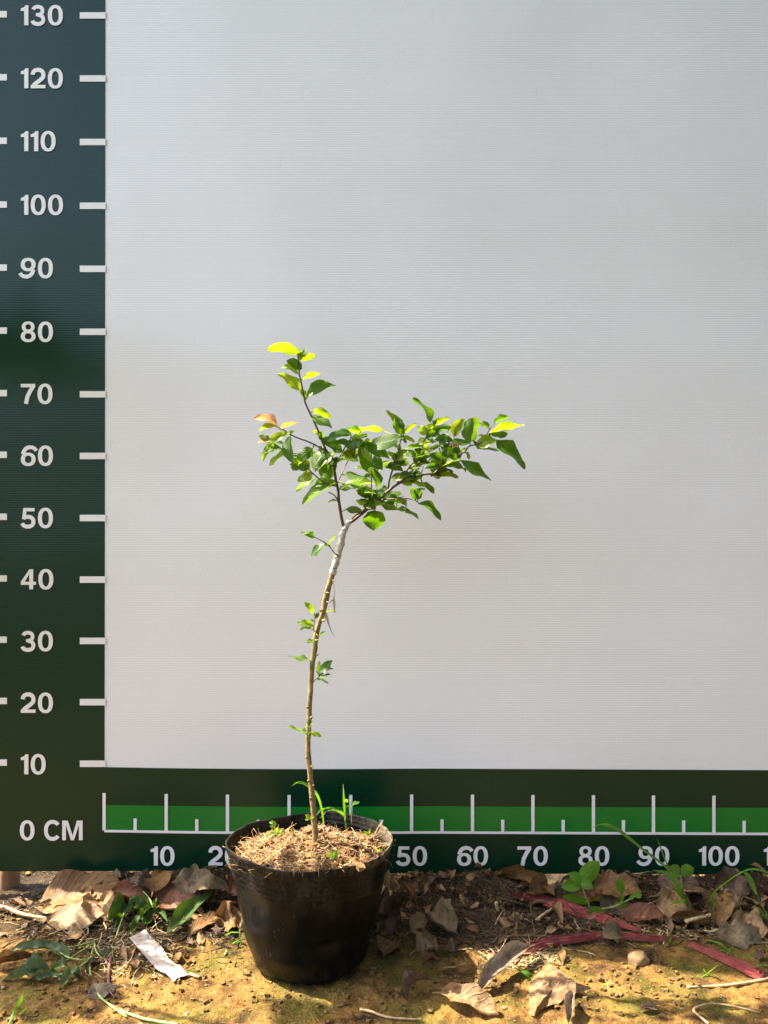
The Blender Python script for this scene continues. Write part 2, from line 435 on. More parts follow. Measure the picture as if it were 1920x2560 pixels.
for y in RT:
    rect(200, y - 8, 264.5, y + 8, 'tick_mark', -.0012)
    rect(-60, y - 11, 18, y + 5, 'tick_mark', -.0012)

def arc(cx, cy, rx, ry, a0, a1, n=22, p=2.25):
    o = []
    for i in range(n + 1):
        a = R(a0 + (a1 - a0) * i / n); c, s = math.cos(a), math.sin(a)
        o.append((cx + rx * math.copysign(abs(c) ** (2 / p), c), cy + ry * math.copysign(abs(s) ** (2 / p), s)))
    return o
def band_(path, w):                                    # constant-width stroke with flat ends
    if not isinstance(w, (list, tuple)): w = [w] * len(path)
    l, r = [], []
    for i, p in enumerate(path):
        a, b_ = path[max(i - 1, 0)], path[min(i + 1, len(path) - 1)]
        dx, dy = b_[0] - a[0], b_[1] - a[1]; n = math.hypot(dx, dy) or 1
        l.append((p[0] - dy / n * w[i] / 2, p[1] + dx / n * w[i] / 2)); r.append((p[0] + dy / n * w[i] / 2, p[1] - dx / n * w[i] / 2))
    return [(l[i], r[i], r[i + 1], l[i + 1]) for i in range(len(path) - 1)]
def ring(cx, cy, rx, ry, sx, sy, n=40):
    o, q = arc(cx, cy, rx, ry, 0, 360, n), arc(cx, cy, rx - sx, ry - sy, 0, 360, n)
    return [(o[i], o[i + 1], q[i + 1], q[i]) for i in range(n)]
six = [ring(.37, .32, .37, .335, .205, .15), band_(arc(.475, .42, .375, .505, 165, 38, 16), [.20] * 10 + [.185] * 7)]
G = {
    '0': (.75, [ring(.375, .5, .375, .515, .205, .155)]),
    '1': (.38, [[((.17, 0), (.38, 0), (.38, 1), (.235, 1)), ((.17, 0), (.235, 1), (.17, .91), (.17, .71))], [((0, .71), (.20, .71), (.20, .92), (0, .84))]]),
    '2': (.74, [band_(arc(.365, .665, .268, .26, 178, -28, 16) + [(.46, .40), (.31, .29), (.19, .20), (.12, .10)], .205), [((.0, 0), (.74, 0), (.74, .17), (.0, .17))]]),
    '3': (.74, [band_(arc(.355, .725, .235, .20, 165, -88, 16), .185), band_(arc(.355, .285, .275, .225, 88, -168, 18), .195), [((.26, .45), (.40, .45), (.40, .605), (.26, .605))]]),
    '4': (.76, [[((0, .22), (.76, .22), (.76, .375), (0, .375))], [((.42, 0), (.62, 0), (.62, 1), (.42, 1))], [((0, .375), (.20, .375), (.43, .78), (.43, 1))]]),
    '5': (.74, [[((.13, .83), (.69, .83), (.69, 1), (.13, 1))], [((.06, .44), (.25, .46), (.28, .85), (.12, .95))], band_(arc(.35, .315, .285, .245, 140, -165, 20), .20)]),
    '6': (.74, six),
    '7': (.72, [[((0, .83), (.72, .83), (.72, 1), (0, 1))], band_([(.62, .87), (.46, .62), (.33, .35), (.26, 0)], .205)]),
    '8': (.74, [ring(.37, .745, .32, .27, .185, .135), ring(.37, .275, .37, .29, .20, .14)]),
    '9': (.74, [[tuple((.74 - x, 1 - y) for x, y in q) for q in g] for g in six]),
    'C': (.84, [band_(arc(.44, .5, .34, .435, 38, 322, 30), .195)]),
    'M': (1.04, [[((0, 0), (.19, 0), (.19, 1), (0, 1))], [((.85, 0), (1.04, 0), (1.04, 1), (.85, 1))], [((.12, 1), (.29, 1), (.60, 0), (.44, 0))], [((.92, 1), (.75, 1), (.46, 0), (.60, 0))]]),
    ' ': (.30, []),
}
def word(text, x0, yc, h, gap=.115, right=None):
    x = x0
    for ch in text:
        w_, pieces = G[ch]
        if pieces:
            V, Fc = [], []
            for k, g in enumerate(pieces):
                for q in g:
                    o = len(V)
                    for (gx, gy) in q:
                        X, Zz = bp(x + gx * h, yc + h / 2 - gy * h); V.append((X, -.0016 - .00006 * k, Zz))
                    Fc.append((o, o + 1, o + 2, o + 3))
            mesh('numeral' if ch.isdigit() else 'letter', V, Fc, M['ink'], board, smooth=False)
        x += (w_ + gap) * h
def wlen(t, h, gap=.115): return sum(G[c][0] + gap for c in t) * h - gap * h
NUMY = [-118, 39.5, 197, 354, 513, 671, 830, 985, 1139.5, 1295, 1448, 1602.5, 1756.6, 1910]
for k, y in zip(range(140, 0, -10), NUMY): word(str(k), 53, y, 50)
word('0 CM', 50.6, 2075, 49, .09)
for k, x in zip(range(10, 130, 10), [407, 560, 713, 867, 1029, 1181, 1331, 1484, 1634, 1797, 1950, 2100]):
    t = str(k); word(t, x - wlen(t, 48) / 2, 2139, 48)

stake = empty('wooden_stake', (-.165, .03, 0), 'brown wooden stake half hidden behind the lower left board edge', 'stake')
V, Fc = tube([(-.163 + .002 * math.sin(i), .027, -.05 + i * .09, .0155) for i in range(19)], 7, .25, 3)
mesh('stake_shaft', V, Fc, M['post'], stake)

# ================================================================ pot and potting mix
PC = Vector((.3535, -.210, 0)); RB, RT_, PH = .0775, .1120, .162
pot = empty('nursery_pot', PC, 'round black plastic nursery pot with dusty ridged rim holding the sapling', 'pot')
def pot_r(a, t, inner=False):
    r = RB + (RT_ - RB) * (t ** .82)
    v = Vector((math.cos(a) * 1.4, math.sin(a) * 1.4, t * 1.9))
    r += .0055 * noise.noise(v * 1.1 + Vector((3, 1, 0))) * (1 - .35 * t) + .0024 * noise.noise(v * 2.7)
    r -= .006 * math.exp(-((a - R(228)) / .25) ** 2 - ((t - .58) / .12) ** 2)           # thumb dents
    r -= .005 * math.exp(-((a - R(292)) / .22) ** 2 - ((t - .36) / .07) ** 2)
    r += .004 * math.exp(-((a - R(255)) / .30) ** 2 - ((t - .22) / .08) ** 2)
    if t > .70: r += .0014 * math.sin((t - .70) * 2 * math.pi / .043) * min(1, (t - .70) * 20)
    r += .0035 * max(0, t - .90) / .10 * (1 + noise.noise(v * 3.3)) * .5
    if t < .04: r -= .006 * (1 - t / .04) ** 2
    return r - (.0016 if inner else 0)
def rim_z(a):
    return PH + .0028 * math.sin(a * 2 + .6) + .0011 * math.sin(a * 5 + 1) + .0009 * noise.noise(Vector((math.cos(a) * 4, math.sin(a) * 4, 0))) + (.003 if math.sin(a) < -.3 else 0) * abs(math.sin(a))
NS, NR = 144, 60
def shell(inner, t0):
    V = []
    for j in range(NR + 1):
        t = t0 + (1 - t0) * j / NR
        for k in range(NS):
            a = 2 * math.pi * k / NS; r = pot_r(a, t, inner)
            V.append(PC + Vector((r * math.cos(a), r * math.sin(a), .001 + t * rim_z(a))))
    return V
Vo, Vi = shell(False, 0), shell(True, 0)
V = Vo + Vi; n0 = len(Vo); Fc = []
for j in range(NR):
    for k in range(NS):
        a, b_ = j * NS + k, j * NS + (k + 1) % NS
        Fc.append((a, b_, b_ + NS, a + NS)); Fc.append((n0 + a, n0 + a + NS, n0 + b_ + NS, n0 + b_))
for k in range(NS):
    a, b_ = NR * NS + k, NR * NS + (k + 1) % NS; Fc.append((a, b_, n0 + b_, n0 + a))
Fc.append(tuple(reversed(range(NS))))
mesh('pot_wall', V, Fc, M['pot'], pot)

def soil_z(x, y):
    dx, dy = x - PC.x, y - PC.y; r = math.hypot(dx, dy) / .108
    v = Vector((x, y, 0))
    h = .154 + .013 * (1 - r * r) - .020 * max(0, dy / .108) - .008 * max(0, -dx / .108) + .010 * max(0, -dy / .108) - .010 * max(0, r - .78) / .22 * (1 if dy > -.05 else .2)
    h += .007 * math.exp(-((dx + .055) ** 2 + (dy + .02) ** 2) / .0012)
    return h + noise.noise(v * 26) * .008 + noise.noise(v * 70) * .0065 + noise.noise(v * 170) * .0024
mix = empty('potting_mix', PC + Vector((0, 0, .13)), 'rough brown potting mix full of coir fibres inside the black pot', 'soil')
V = []; Fc = []; NA, NRr = 110, 46
for j in range(1, NRr + 1):
    for k in range(NA):
        a = 2 * math.pi * k / NA; rr = (pot_r(a, .93, True) - .001) * j / NRr
        x, y = PC.x + rr * math.cos(a), PC.y + rr * math.sin(a); V.append((x, y, soil_z(x, y)))
V.append((PC.x, PC.y, soil_z(PC.x, PC.y)))
for j in range(NRr - 1):
    for k in range(NA):
        a, b_ = j * NA + k, j * NA + (k + 1) % NA; Fc.append((a, b_, b_ + NA, a + NA))
for k in range(NA): Fc.append((len(V) - 1, k, (k + 1) % NA))
mesh('soil_mound', V, Fc, M['humus'], mix)

def fibre(p, L, r, flat, rg, zf, sides=3, seg=4):
    a = rg.uniform(0, 6.28); el = rg.uniform(-.2, .9) * (1 - flat)
    d = Vector((math.cos(a) * math.cos(el), math.sin(a) * math.cos(el), math.sin(el))); q = Vector(p); pts = []
    for i in range(seg + 1):
        pts.append((*q, r * (1 - .75 * i / seg) + r * .15))
        d = (d + Vector((rg.uniform(-1, 1), rg.uniform(-1, 1), rg.uniform(-.7, .45))) * .55).normalized(); q = q + d * L / seg
        g = zf(q.x, q.y) + r
        if q.z < g: q.z = g
    return tube(pts, sides)
def scatter_disc(rg, rad=.104):
    while True:
        x, y = rg.uniform(-rad, rad), rg.uniform(-rad, rad)
        if x * x + y * y < rad * rad: return PC.x + x, PC.y + y
rg = random.Random(3)
for nm, mt, n, r0, r1, l0, l1 in (('coir_fibre', 'coir', 1500, .00025, .0006, .008, .026), ('straw_fibre', 'straw', 520, .0003, .0008, .008, .030), ('root_fibre', 'root', 900, .0003, .0009, .006, .022)):
    ps = []
    for i in range(n):
        x, y = scatter_disc(rg)
        if nm == 'coir_fibre' and x > PC.x + .01 and rg.random() < .6: continue
        ps.append(fibre((x, y, soil_z(x, y) - .001), rg.uniform(l0, l1), rg.uniform(r0, r1), rg.choice((.3, .8, .9)), rg, soil_z))
    V, Fc, _ = join(ps); tag(mesh(nm, V, Fc, M[mt], mix), kind='stuff')
def chunk(c, s, rg, flat=.6):
    V = []
    for z in (-1, 1):
        for k in range(5):
            a = k * 1.2566 + rg.uniform(-.3, .3); r = s * rg.uniform(.55, 1.1)
            V.append(Vector((math.cos(a) * r, math.sin(a) * r * rg.uniform(.6, 1), z * s * flat * rg.uniform(.4, .9))))
    m = Matrix.Rotation(rg.uniform(0, 6.3), 3, 'Z') @ Matrix.Rotation(rg.uniform(-.6, .6), 3, 'X')
    V = [Vector(c) + m @ v for v in V]
    return V, [(4, 3, 2, 1, 0), (5, 6, 7, 8, 9)] + [(i, (i + 1) % 5, (i + 1) % 5 + 5, i + 5) for i in range(5)]
ps = []
for i in range(520):
    x, y = scatter_disc(rg); s = rg.choice((.001, .0015, .002, .0025, .004, .006)); ps.append(chunk((x, y, soil_z(x, y) + s * .3), s, rg))
V, Fc, _ = join(ps); tag(mesh('bark_crumb', V, Fc, DRY['brown'], mix, smooth=False), kind='stuff')
for (zx, zy, s) in ((800, 555, .011), (930, 500, .006), (1150, 470, .010), (1240, 815, .010), (880, 640, .006), (1040, 600, .007), (560, 545, .006)):
    px, py = Z6((zx, zy)); p = gr(px, py, .166); p.z = soil_z(p.x, p.y) + s * .25
    V, Fc = chunk(p, s, rg, .35); mesh('bark_chip', V, Fc, DRY['tan'] if zx == 1240 else DRY['brown'], mix, smooth=False)

# ================================================================ the sapling
base_px = (789, 2110); SD = 1.193
sap = empty('sapling', at(*base_px, SD), 'thin leafy grafted sapling leaning right out of the black pot', 'sapling')
trunk_px = [(791, 2120, 15.5, 0), (789, 2097, 14.5, 0), (783.5, 2023, 14.5, 0), (777, 1956, 13.6, .002), (774, 1918, 13.2, .003), (770, 1880, 13.4, .004),
            (770.6, 1842, 12.6, .005), (772.7, 1795, 13.2, .006), (774, 1757, 13.4, .006), (776.5, 1720, 12.8, .006), (780.7, 1661, 13, .005), (785.4, 1632, 14, .004),
            (791, 1585, 13, .003), (798.7, 1556, 13, .002), (808, 1528, 14, .002), (814, 1499, 15.5, .002), (821.5, 1467, 15, .002), (832, 1433, 14, .002), (839.5, 1406, 15, .002)]
tape_px = [(831, 1436, 16.5, .002), (839.5, 1406, 17.5, .002), (846, 1382, 18.5, .002), (852, 1357, 18, .002), (857.5, 1334, 16, .002), (866, 1316, 12.5, .003), (873.5, 1303, 12.5, .004)]
def px_tube(lst, d0, n=5, sides=10, wob=0., seed=0, rmul=1., ridged=False):
    pts = []
    if ridged: lst = [(x, y, w_ * (1 + .07 * math.sin(i * 2.2)), dd) for i, (x, y, w_, dd) in enumerate(spline(lst, 4))]
    for x, y, w_, dd in lst:
        p = at(x, y, d0 + dd); pts.append((p.x, p.y, p.z, rmul * w_ * (d0 + dd) / F / 2))
    return tube(spline(pts, n), sides, wob, seed)
V, Fc = px_tube(trunk_px, SD, 6, 14, .22, 1)
trunk = mesh('trunk', V, Fc, M['bark'], sap)
V, Fc = px_tube(tape_px, SD, 4, 14, .35, 5, 1.0, True)
mesh('graft_tape', V, Fc, M['tape'], trunk)
for (f, x, y, dx, dy, w_) in ((Z4, 490, 1775, 22, 0, 5), (Z4, 535, 1195, -10, -10, 6), (Z4, 705, 800, 30, -8, 4), (Z4, 570, 1325, 18, 8, 7), (Z4, 625, 1080, 25, 0, 4), (Z4, 480, 1585, 26, -6, 6), (Z4, 625, 960, 32, 5, 5),
                              (Z5, 415, 495, 18, -8, 7), (Z5, 420, 1140, 24, 0, 5), (Z5, 345, 1025, -10, 4, 6), (Z5, 365, 360, -20, -6, 7), (Z5, 375, 1330, -16, -4, 7), (Z5, 405, 1560, -12, -6, 7), (Z5, 435, 1390, 14, -8, 5)):
    a, b_ = f((x, y)), f((x + dx, y + dy)); d = SD - .003
    p, q = at(*a, d), at(*b_, d - .002); r = w_ * d / F / 2
    V, Fc = tube([(*(p + (p - q) * .4), r * 1.2), (*((p + q) / 2), r * .7), (*q, r * .3)], 6); mesh('bud_spur', V, Fc, M['bark'], trunk)
def film(pts, ws, d, tw=0.):
    P = [at(*Z4(p), d + .002 * i) for i, p in enumerate(pts)]
    V, Fc, U = quad_strip(P, [w_ * d / F / 5.267 for w_ in ws], Vector((1, .4, .2)), 6, tw); return mesh('tape_tail', V, Fc, M['film'], trunk, U)
film([(700, 830), (718, 900), (715, 1000), (690, 1050)], [12, 10, 14, 20], SD, .5)
film([(665, 1085), (700, 1040), (715, 1100), (718, 1200), (730, 1222)], [10, 36, 34, 16, 8], SD + .004, .3)
film([(588, 1195), (612, 1270), (645, 1380), (680, 1470), (722, 1545)], [26, 40, 26, 16, 7], SD + .004, -.7)

BR = []                                               # (object, [(px,py,depth)])
def branch(f, pts, w0, w1, d0, d1, mat='twig', name='branch', d0_off=0.):
    lst = []; n = len(pts)
    for i, p in enumerate(pts):
        t = i / (n - 1); x, y = f(p) if f else p
        lst.append((x, y, w0 + (w1 - w0) * t, d0 + (d1 - d0) * t))
    P = []
    for x, y, w_, d in lst:
        q = at(x, y, d); P.append((*q, w_ * d / F / 2))
    V, Fc = tube(spline(P, 5), 7, .18, len(BR))
    o = mesh(name, V, Fc, M[mat], sap)
    BR.append((o, spline([(x, y, d) for x, y, w_, d in lst], 6))); return o
d = SD + .004
branch(None, [(860.6, 1326), (852.4, 1287), (847, 1251), (845, 1224), (839.8, 1200.6), (836, 1175), (830.7, 1146), (826.6, 1139), (814.6, 1124.5), (805, 1102.8), (792.9, 1071.5), (779.6, 1042.5), (764, 1008.8), (760, 992), (754, 960.6), (748, 931.6), (745.9, 902.7), (744.7, 884)], 8, 3, d, SD - .03)
branch(None, [(871, 1308), (879.6, 1303.7), (901, 1287), (926.6, 1265.7), (950, 1246), (968, 1229.5), (995, 1209.6), (1022.4, 1195), (1047.7, 1188), (1071, 1185), (1084, 1184), (1098.4, 1171.6), (1108.6, 1160), (1137, 1145), (1157.8, 1131.7), (1174, 1115), (1192.7, 1112)], 9, 3.2, d, SD - .004)
branch(None, [(880, 1297), (890, 1288), (906.7, 1278), (919, 1262), (927, 1245), (929, 1200), (929, 1170)], 5, 3, d - .004, SD - .02)
branch(Z1, [(895, 1195), (740, 1110), (560, 1040), (470, 985), (390, 945)], 4.4, 2.6, SD - .012, SD - .05)
branch(Z1, [(930, 1240), (760, 1235), (600, 1235), (480, 1205), (400, 1150), (330, 1090)], 4, 2.4, SD - .008, SD + .03)
branch(Z1, [(1010, 1560), (930, 1540), (850, 1505), (740, 1410), (690, 1370)], 4.2, 2.6, SD, SD - .045)
branch(Z1, [(985, 1390), (1000, 1320), (1050, 1230), (1090, 1150), (1150, 1060)], 4.4, 2.6, SD, SD - .03)
branch(Z1, [(1045, 1240), (1110, 1190), (1190, 1160)], 3, 2, SD - .015, SD - .04)
branch(Z2, [(250, 1250), (265, 1200), (310, 1110), (370, 985), (420, 880)], 3.6, 2.2, SD, SD + .03)
branch(Z2, [(258, 1520), (200, 1430), (120, 1385)], 4, 2.4, SD, SD - .03)
branch(Z2, [(298, 1655), (370, 1625), (430, 1660)], 2.4, 1.4, SD, SD - .01)
branch(Z2, [(938, 1380), (960, 1220), (1000, 1080), (1030, 960), (1085, 830), (1110, 680), (1125, 610)], 5, 2.8, SD + .010, SD - .01)
branch(Z2, [(1230, 1195), (1250, 1140), (1340, 960), (1400, 800), (1460, 640), (1500, 540), (1530, 440)], 4.6, 2.8, SD + .01, SD + .02)
branch(Z2, [(1060, 1280), (1120, 1160), (1220, 1060), (1330, 930), (1480, 840), (1672, 748), (1840, 710)], 4.4, 2.8, SD + .010, SD + .008)
branch(Z2, [(815, 1490), (900, 1485), (1000, 1480), (1190, 1475), (1290, 1490), (1360, 1530)], 3.8, 2.4, SD + .010, SD - .03)
branch(Z2, [(1085, 1478), (1110, 1460), (1160, 1445)], 2, 1.3, SD - .012, SD - .015)
branch(Z3, [(240, 1010), (275, 950), (285, 900)], 2.4, 1.3, SD + .01, SD + .01)
branch(Z3, [(1060, 520), (1090, 460), (1140, 390), (1160, 370)], 2.6, 1.6, SD - .004, SD + .0)
branch(Z3, [(850, 660), (980, 620), (1070, 540), (1090, 500)], 3.4, 2, SD - .004, SD - .012)
branch(Z4, [(770, 475), (720, 435), (660, 360), (580, 290), (450, 225)], 3.4, 2, SD - .006, SD - .03)
branch(Z4, [(425, 2150), (470, 2100), (520, 2055), (570, 2000)], 3.2, 1.8, SD - .004, SD - .03)
branch(Z4, [(470, 1475), (445, 1440), (450, 1340), (460, 1260)], 3, 1.8, SD - .006, SD - .02, 'stem')
branch(Z4, [(540, 1290), (580, 1240), (620, 1215)], 2.6, 1.6, SD + .006, SD + .02, 'stem')
branch(Z5, [(372, 765), (385, 700), (390, 620)], 2.6, 1.6, SD - .006, SD - .014, 'stem')

def crown_leaf(f, b_, t_, w_, kind, side, seed, trunkleaf=False):
    bx, by = f(b_); tx, ty = f(t_); sc = {Z1: 4.1475, Z2: 5.53, Z3: 4.879, Z4: 5.267, Z5: 5.267}[f]; wpx = w_ / sc
    best = None
    for o, pts in BR:
        for (x, y, d) in pts:
            q = (x - bx) ** 2 + (y - by) ** 2
            if best is None or q < best[0]: best = (q, o, x, y, d)
    if trunkleaf:
        for x, y, ww, dd in spline(trunk_px, 4):
            q = (x - bx) ** 2 + (y - by) ** 2
            if q < best[0]: best = (q, trunk, x, y, SD + dd - .004)
    q, par, ax, ay, ad = best; dist = math.sqrt(q)
    rg = random.Random(seed * 7 + 1)
    Lpx = math.hypot(tx - bx, ty - by)
    dB = ad + rg.uniform(-.7, .7) * min(dist, 45) * ad / F
    small = min(Lpx, 60)
    dT = dB + rg.uniform(-.38, .38) * max(small, wpx * .6) * dB / F
    B, T = at(bx, by, dB), at(tx, ty, dT)
    a = (T - B); L = a.length; a = a.normalized(); v = (B - CAM).normalized()
    s = a.cross(v).normalized(); nn = a.cross(s).normalized()
    wr = wpx * dB / F * 1.10; T = T + (T - B) * .05; Wd = max(wr * 1.08, (.55 if kind != 'young' else .46) * L)
    ph = math.acos(min(1., wr / Wd)); best2 = None
    for sg in (1, -1):
        wd = s * math.cos(ph) + nn * math.sin(ph) * sg; N = a.cross(wd)
        if N.z < 0: N = -N; wd = -wd
        facing = N.dot(-v); sc_ = facing if side == 'T' else -facing
        if best2 is None or sc_ > best2[0]: best2 = (sc_, wd, N)
    wd, N = best2[1], best2[2]
    if a.cross(wd).dot(N) < 0: wd = -wd
    tab = RD if wpx > .85 * Lpx else OV
    g = leaf_geo(B, T, wd, Wd, rg.uniform(.12, .42), rg.uniform(.10, .42), rg.uniform(-.4, .4), rg.uniform(.05, .13), .11, seed, 10, 2, tab, rg.uniform(-.35, .35))
    parts = [g]
    if dist < 48 and dist > 1:
        A = at(ax, ay, ad); m = (A + B) / 2 + Vector((0, 0, -.0015))
        V, Fc = tube([(*A, .0011), (*m, .0009), (*(B + a * .001), .0008)], 5); parts.append((V, Fc, [(0.02, .5)] * len(V)))
    V, Fc, U = join(parts)
    mesh('leaf', V, Fc, M[kind], par, U)
LV = {
 Z1: '''640 170 294 140 112 y U;590 200 668 128 52 y U;600 240 782 200 72 y U;642 340 490 256 92 m T;605 392 428 335 74 y T;640 452 832 393 50 y U;628 572 402 408 96 y T;
 690 640 982 515 118 m T;692 648 630 540 58 y T;755 775 942 852 84 y U;738 838 946 958 78 g T;845 1032 755 985 44 y U;388 926 153 850 94 r U;420 966 597 907 38 u U;392 946 208 982 50 y U;
 472 998 300 1086 88 y T;440 1040 556 988 40 y T;308 1072 200 1040 64 o T;262 1094 180 1113 18 r U;515 1045 545 1305 116 m T;376 1130 250 1182 74 g T;376 1118 243 1286 68 y T;466 1188 308 1340 54 y T;
 470 1126 350 1114 30 g T;440 1168 238 1216 60 m T;752 1164 592 1292 112 m T;612 1250 548 1390 86 y T;884 1190 765 1384 150 g T;976 1204 788 1396 74 y T;612 1384 518 1330 62 m T;722 1392 615 1338 104 m T;
 702 1372 690 1284 78 o T;748 1420 602 1500 96 o T;768 1484 578 1606 64 y T;972 1442 815 1388 140 m T;1025 1514 664 1738 125 g T;862 1532 768 1562 52 m T;848 1064 1052 1184 112 m T;1062 1192 958 1168 72 m T;1060 1240 1195 1235 110 y T;''',
 Z2: '''432 560 108 668 108 m T;572 545 368 512 52 m U;872 534 412 542 78 y U;662 610 432 634 50 g U;482 796 228 688 108 m T;582 680 438 704 82 g T;580 722 684 1108 180 m T;576 716 958 917 148 m T;606 742 722 972 120 y T;
 352 800 492 902 118 y T;700 722 1112 640 176 g T;640 640 702 722 60 y T;1122 610 928 272 104 o U;1120 602 1030 366 168 m T;1150 590 1334 438 68 y U;1130 622 1302 694 58 y U;1112 640 1028 588 50 m T;1142 650 1192 708 40 m T;
 542 958 262 962 60 m T;642 1066 488 1048 40 y T;752 880 866 1066 140 m T;708 1184 984 958 74 y T;888 1008 1142 1092 110 g T;1030 932 1196 800 118 o T;1030 1072 1192 918 106 y T;1242 1008 1098 1012 42 m T;742 1060 782 1334 112 m T;
 722 1150 606 1182 72 m T;338 1138 694 1234 82 g T;278 1322 724 1272 78 y T;250 1362 504 1350 36 m T;398 1270 754 1394 60 g T;704 1442 526 1388 184 m T;498 1370 764 1402 88 y T;718 1462 894 1398 122 m T;
 932 1342 826 1338 82 m T;938 1392 1130 1418 58 g T;692 1526 538 1498 42 m T;692 1540 602 1594 62 m T;680 1458 756 1624 82 m T;838 1530 1094 1488 150 m T;840 1560 1064 1622 100 g T;1056 1628 1244 1652 82 g T;1180 1668 1358 1757 46 g T;
 772 1642 738 1892 275 m T;1232 1178 1008 1228 82 y T;1170 1240 1444 1302 82 y T;1408 1258 1574 1404 82 m T;1322 1482 1266 1312 72 m T;1310 1472 1446 1338 112 m T;1364 1528 1650 1772 98 m T;1000 1172 1262 1160 58 g T;222 1494 118 1532 40 g T;
 1220 1062 1508 964 70 y T;1422 750 1268 752 66 m T;1420 742 1602 690 40 y U;1372 832 1212 852 92 g T;''',
 Z3: '''372 386 162 92 58 m U;402 392 604 320 78 y U;442 392 398 350 52 m U;332 520 232 412 108 y T;322 472 436 412 108 y U;300 560 226 646 80 y T;332 562 474 496 110 m T;432 472 624 428 100 m U;572 492 698 398 40 y U;655 540 785 340 148 o T;
 848 616 942 316 212 g T;642 592 428 578 98 m T;640 592 854 636 72 m T;1092 442 978 382 88 g U;1150 376 1338 306 78 m U;1086 502 1498 412 98 y U;1092 512 1308 508 70 m T;930 642 1180 598 148 y T;1174 582 1518 906 148 m T;942 690 1198 720 42 m T;
 940 642 888 588 42 m T;1012 530 954 530 30 r T;502 660 338 722 70 m T;510 660 644 742 128 o T;640 630 722 692 60 r T;712 770 508 728 122 m T;630 702 724 720 50 m T;720 740 834 690 40 y T;502 742 438 1014 200 o T;522 850 366 768 112 m T;
 490 910 738 824 50 y T;500 920 794 962 70 g T;720 842 1098 1062 120 m T;380 1030 694 1050 82 o T;342 770 188 802 50 m T;''',
}
TL = {
 Z4: '''450 225 328 196 92 m T;340 172 263 168 25 y T;590 315 395 482 88 m T;640 310 742 203 30 y T;668 330 588 330 35 y T;450 1222 328 1088 74 y T;440 1396 232 1355 88 y T;422 1430 270 1452 44 m T;460 1290 522 1218 48 m T;
 450 1332 398 1308 30 y T;600 1210 712 1190 30 y T;575 1268 642 1312 44 y T;520 1532 597 1468 30 y T;440 1590 343 1602 50 y T;396 1842 128 1812 54 g T;502 2030 692 1850 108 m T;520 2050 692 1960 60 y T;490 1992 522 1863 44 y T;
 512 2012 478 1988 50 m T;570 2050 668 2040 25 m T;520 2086 612 2060 20 y T;510 2100 632 2157 22 g T''',
 Z5: '''350 712 118 628 40 g T;400 690 542 742 58 y T;380 620 348 548 22 y T;400 610 432 543 22 y T;402 1842 338 1778 58 y T;400 1830 332 1842 40 y T'''}
KN = dict(y='young', m='mature', g='grey', o='olive', r='red', u='rust')
sd_ = 0
rx = random.Random(40)                                # smaller leaves between the ones that can be told apart
for bi, k in ((0, 8), (1, 17), (2, 10), (6, 7), (11, 9), (12, 10), (13, 13), (4, 5), (14, 3)):
    pts = BR[bi][1]
    for i in range(k):
        t = rx.uniform(.35, .97); x, y, d_ = pts[int(t * (len(pts) - 1))]
        if bi == 0 and not 1060 < y < 1260: continue
        a = rx.uniform(0, 6.28); L = rx.uniform(20, 40); g = lambda p: p
        bx, by = x + math.cos(a) * 5, y + math.sin(a) * 4
        inv = lambda px, py: ((px - 800) * 5.53, (py - 980) * 5.53)
        crown_leaf(Z2, inv(bx, by), inv(bx + math.cos(a) * L, by + math.sin(a) * L * .7), rx.uniform(8, 17) * 5.53, rx.choice(('mature', 'mature', 'grey', 'young', 'olive')), 'T', 400 + bi * 40 + i)
for tabl, tl in ((LV, False), (TL, True)):
    for f, txt in tabl.items():
        for row in txt.replace('\n', '').split(';'):
            q = row.split()
            if len(q) < 7: continue
            sd_ += 1; v = [float(x) for x in q[:5]]
            crown_leaf(f, (v[0], v[1]), (v[2], v[3]), v[4], KN[q[5]], q[6], sd_, tl)

# ================================================================ little weeds in the pot
def blade(pts, ws, across=Vector((1, .5, 0)), tw=0.): return quad_strip(pts, ws, across, 6, tw)
def px6(lst, d0, d1=None):
    d1 = d0 if d1 is None else d1; n = len(lst)
    return [at(*Z6(p), d0 + (d1 - d0) * i / max(1, n - 1)) for i, p in enumerate(lst)]
def grass(name, label, blades, cat='grass'):
    b0 = blades[0][0][0]; o = empty(name, b0, label, cat)
    for pts, ws, tw in blades:
        V, Fc, U = blade(pts, ws, Vector((1, .6, .1)), tw); mesh('blade', V, Fc, M['weed'], o, U)
    return o
grass('grass_sprout', 'thin arching grass blade curving left behind the sapling trunk', [(px6([(930, 480), (915, 370), (890, 270), (850, 200), (760, 132), (700, 128), (652, 157)], 1.29, 1.26), [.0022, .003, .0038, .004, .0036, .0026, .0006], .3)])
grass('grass_sprout', 'upright pointed grass sprout with drooping side blades in pot',
      [(px6([(1120, 520), (1112, 400), (1105, 300), (1098, 138)], 1.275), [.002, .0028, .0042, .0006], .2),
       (px6([(1112, 400), (1060, 372), (980, 345), (900, 368), (864, 412)], 1.275, 1.25), [.004, .0036, .003, .0026, .0006], .3),
       (px6([(1105, 420), (1040, 370), (960, 372), (905, 430)], 1.276, 1.28), [.002, .002, .0018, .0006], .3)])
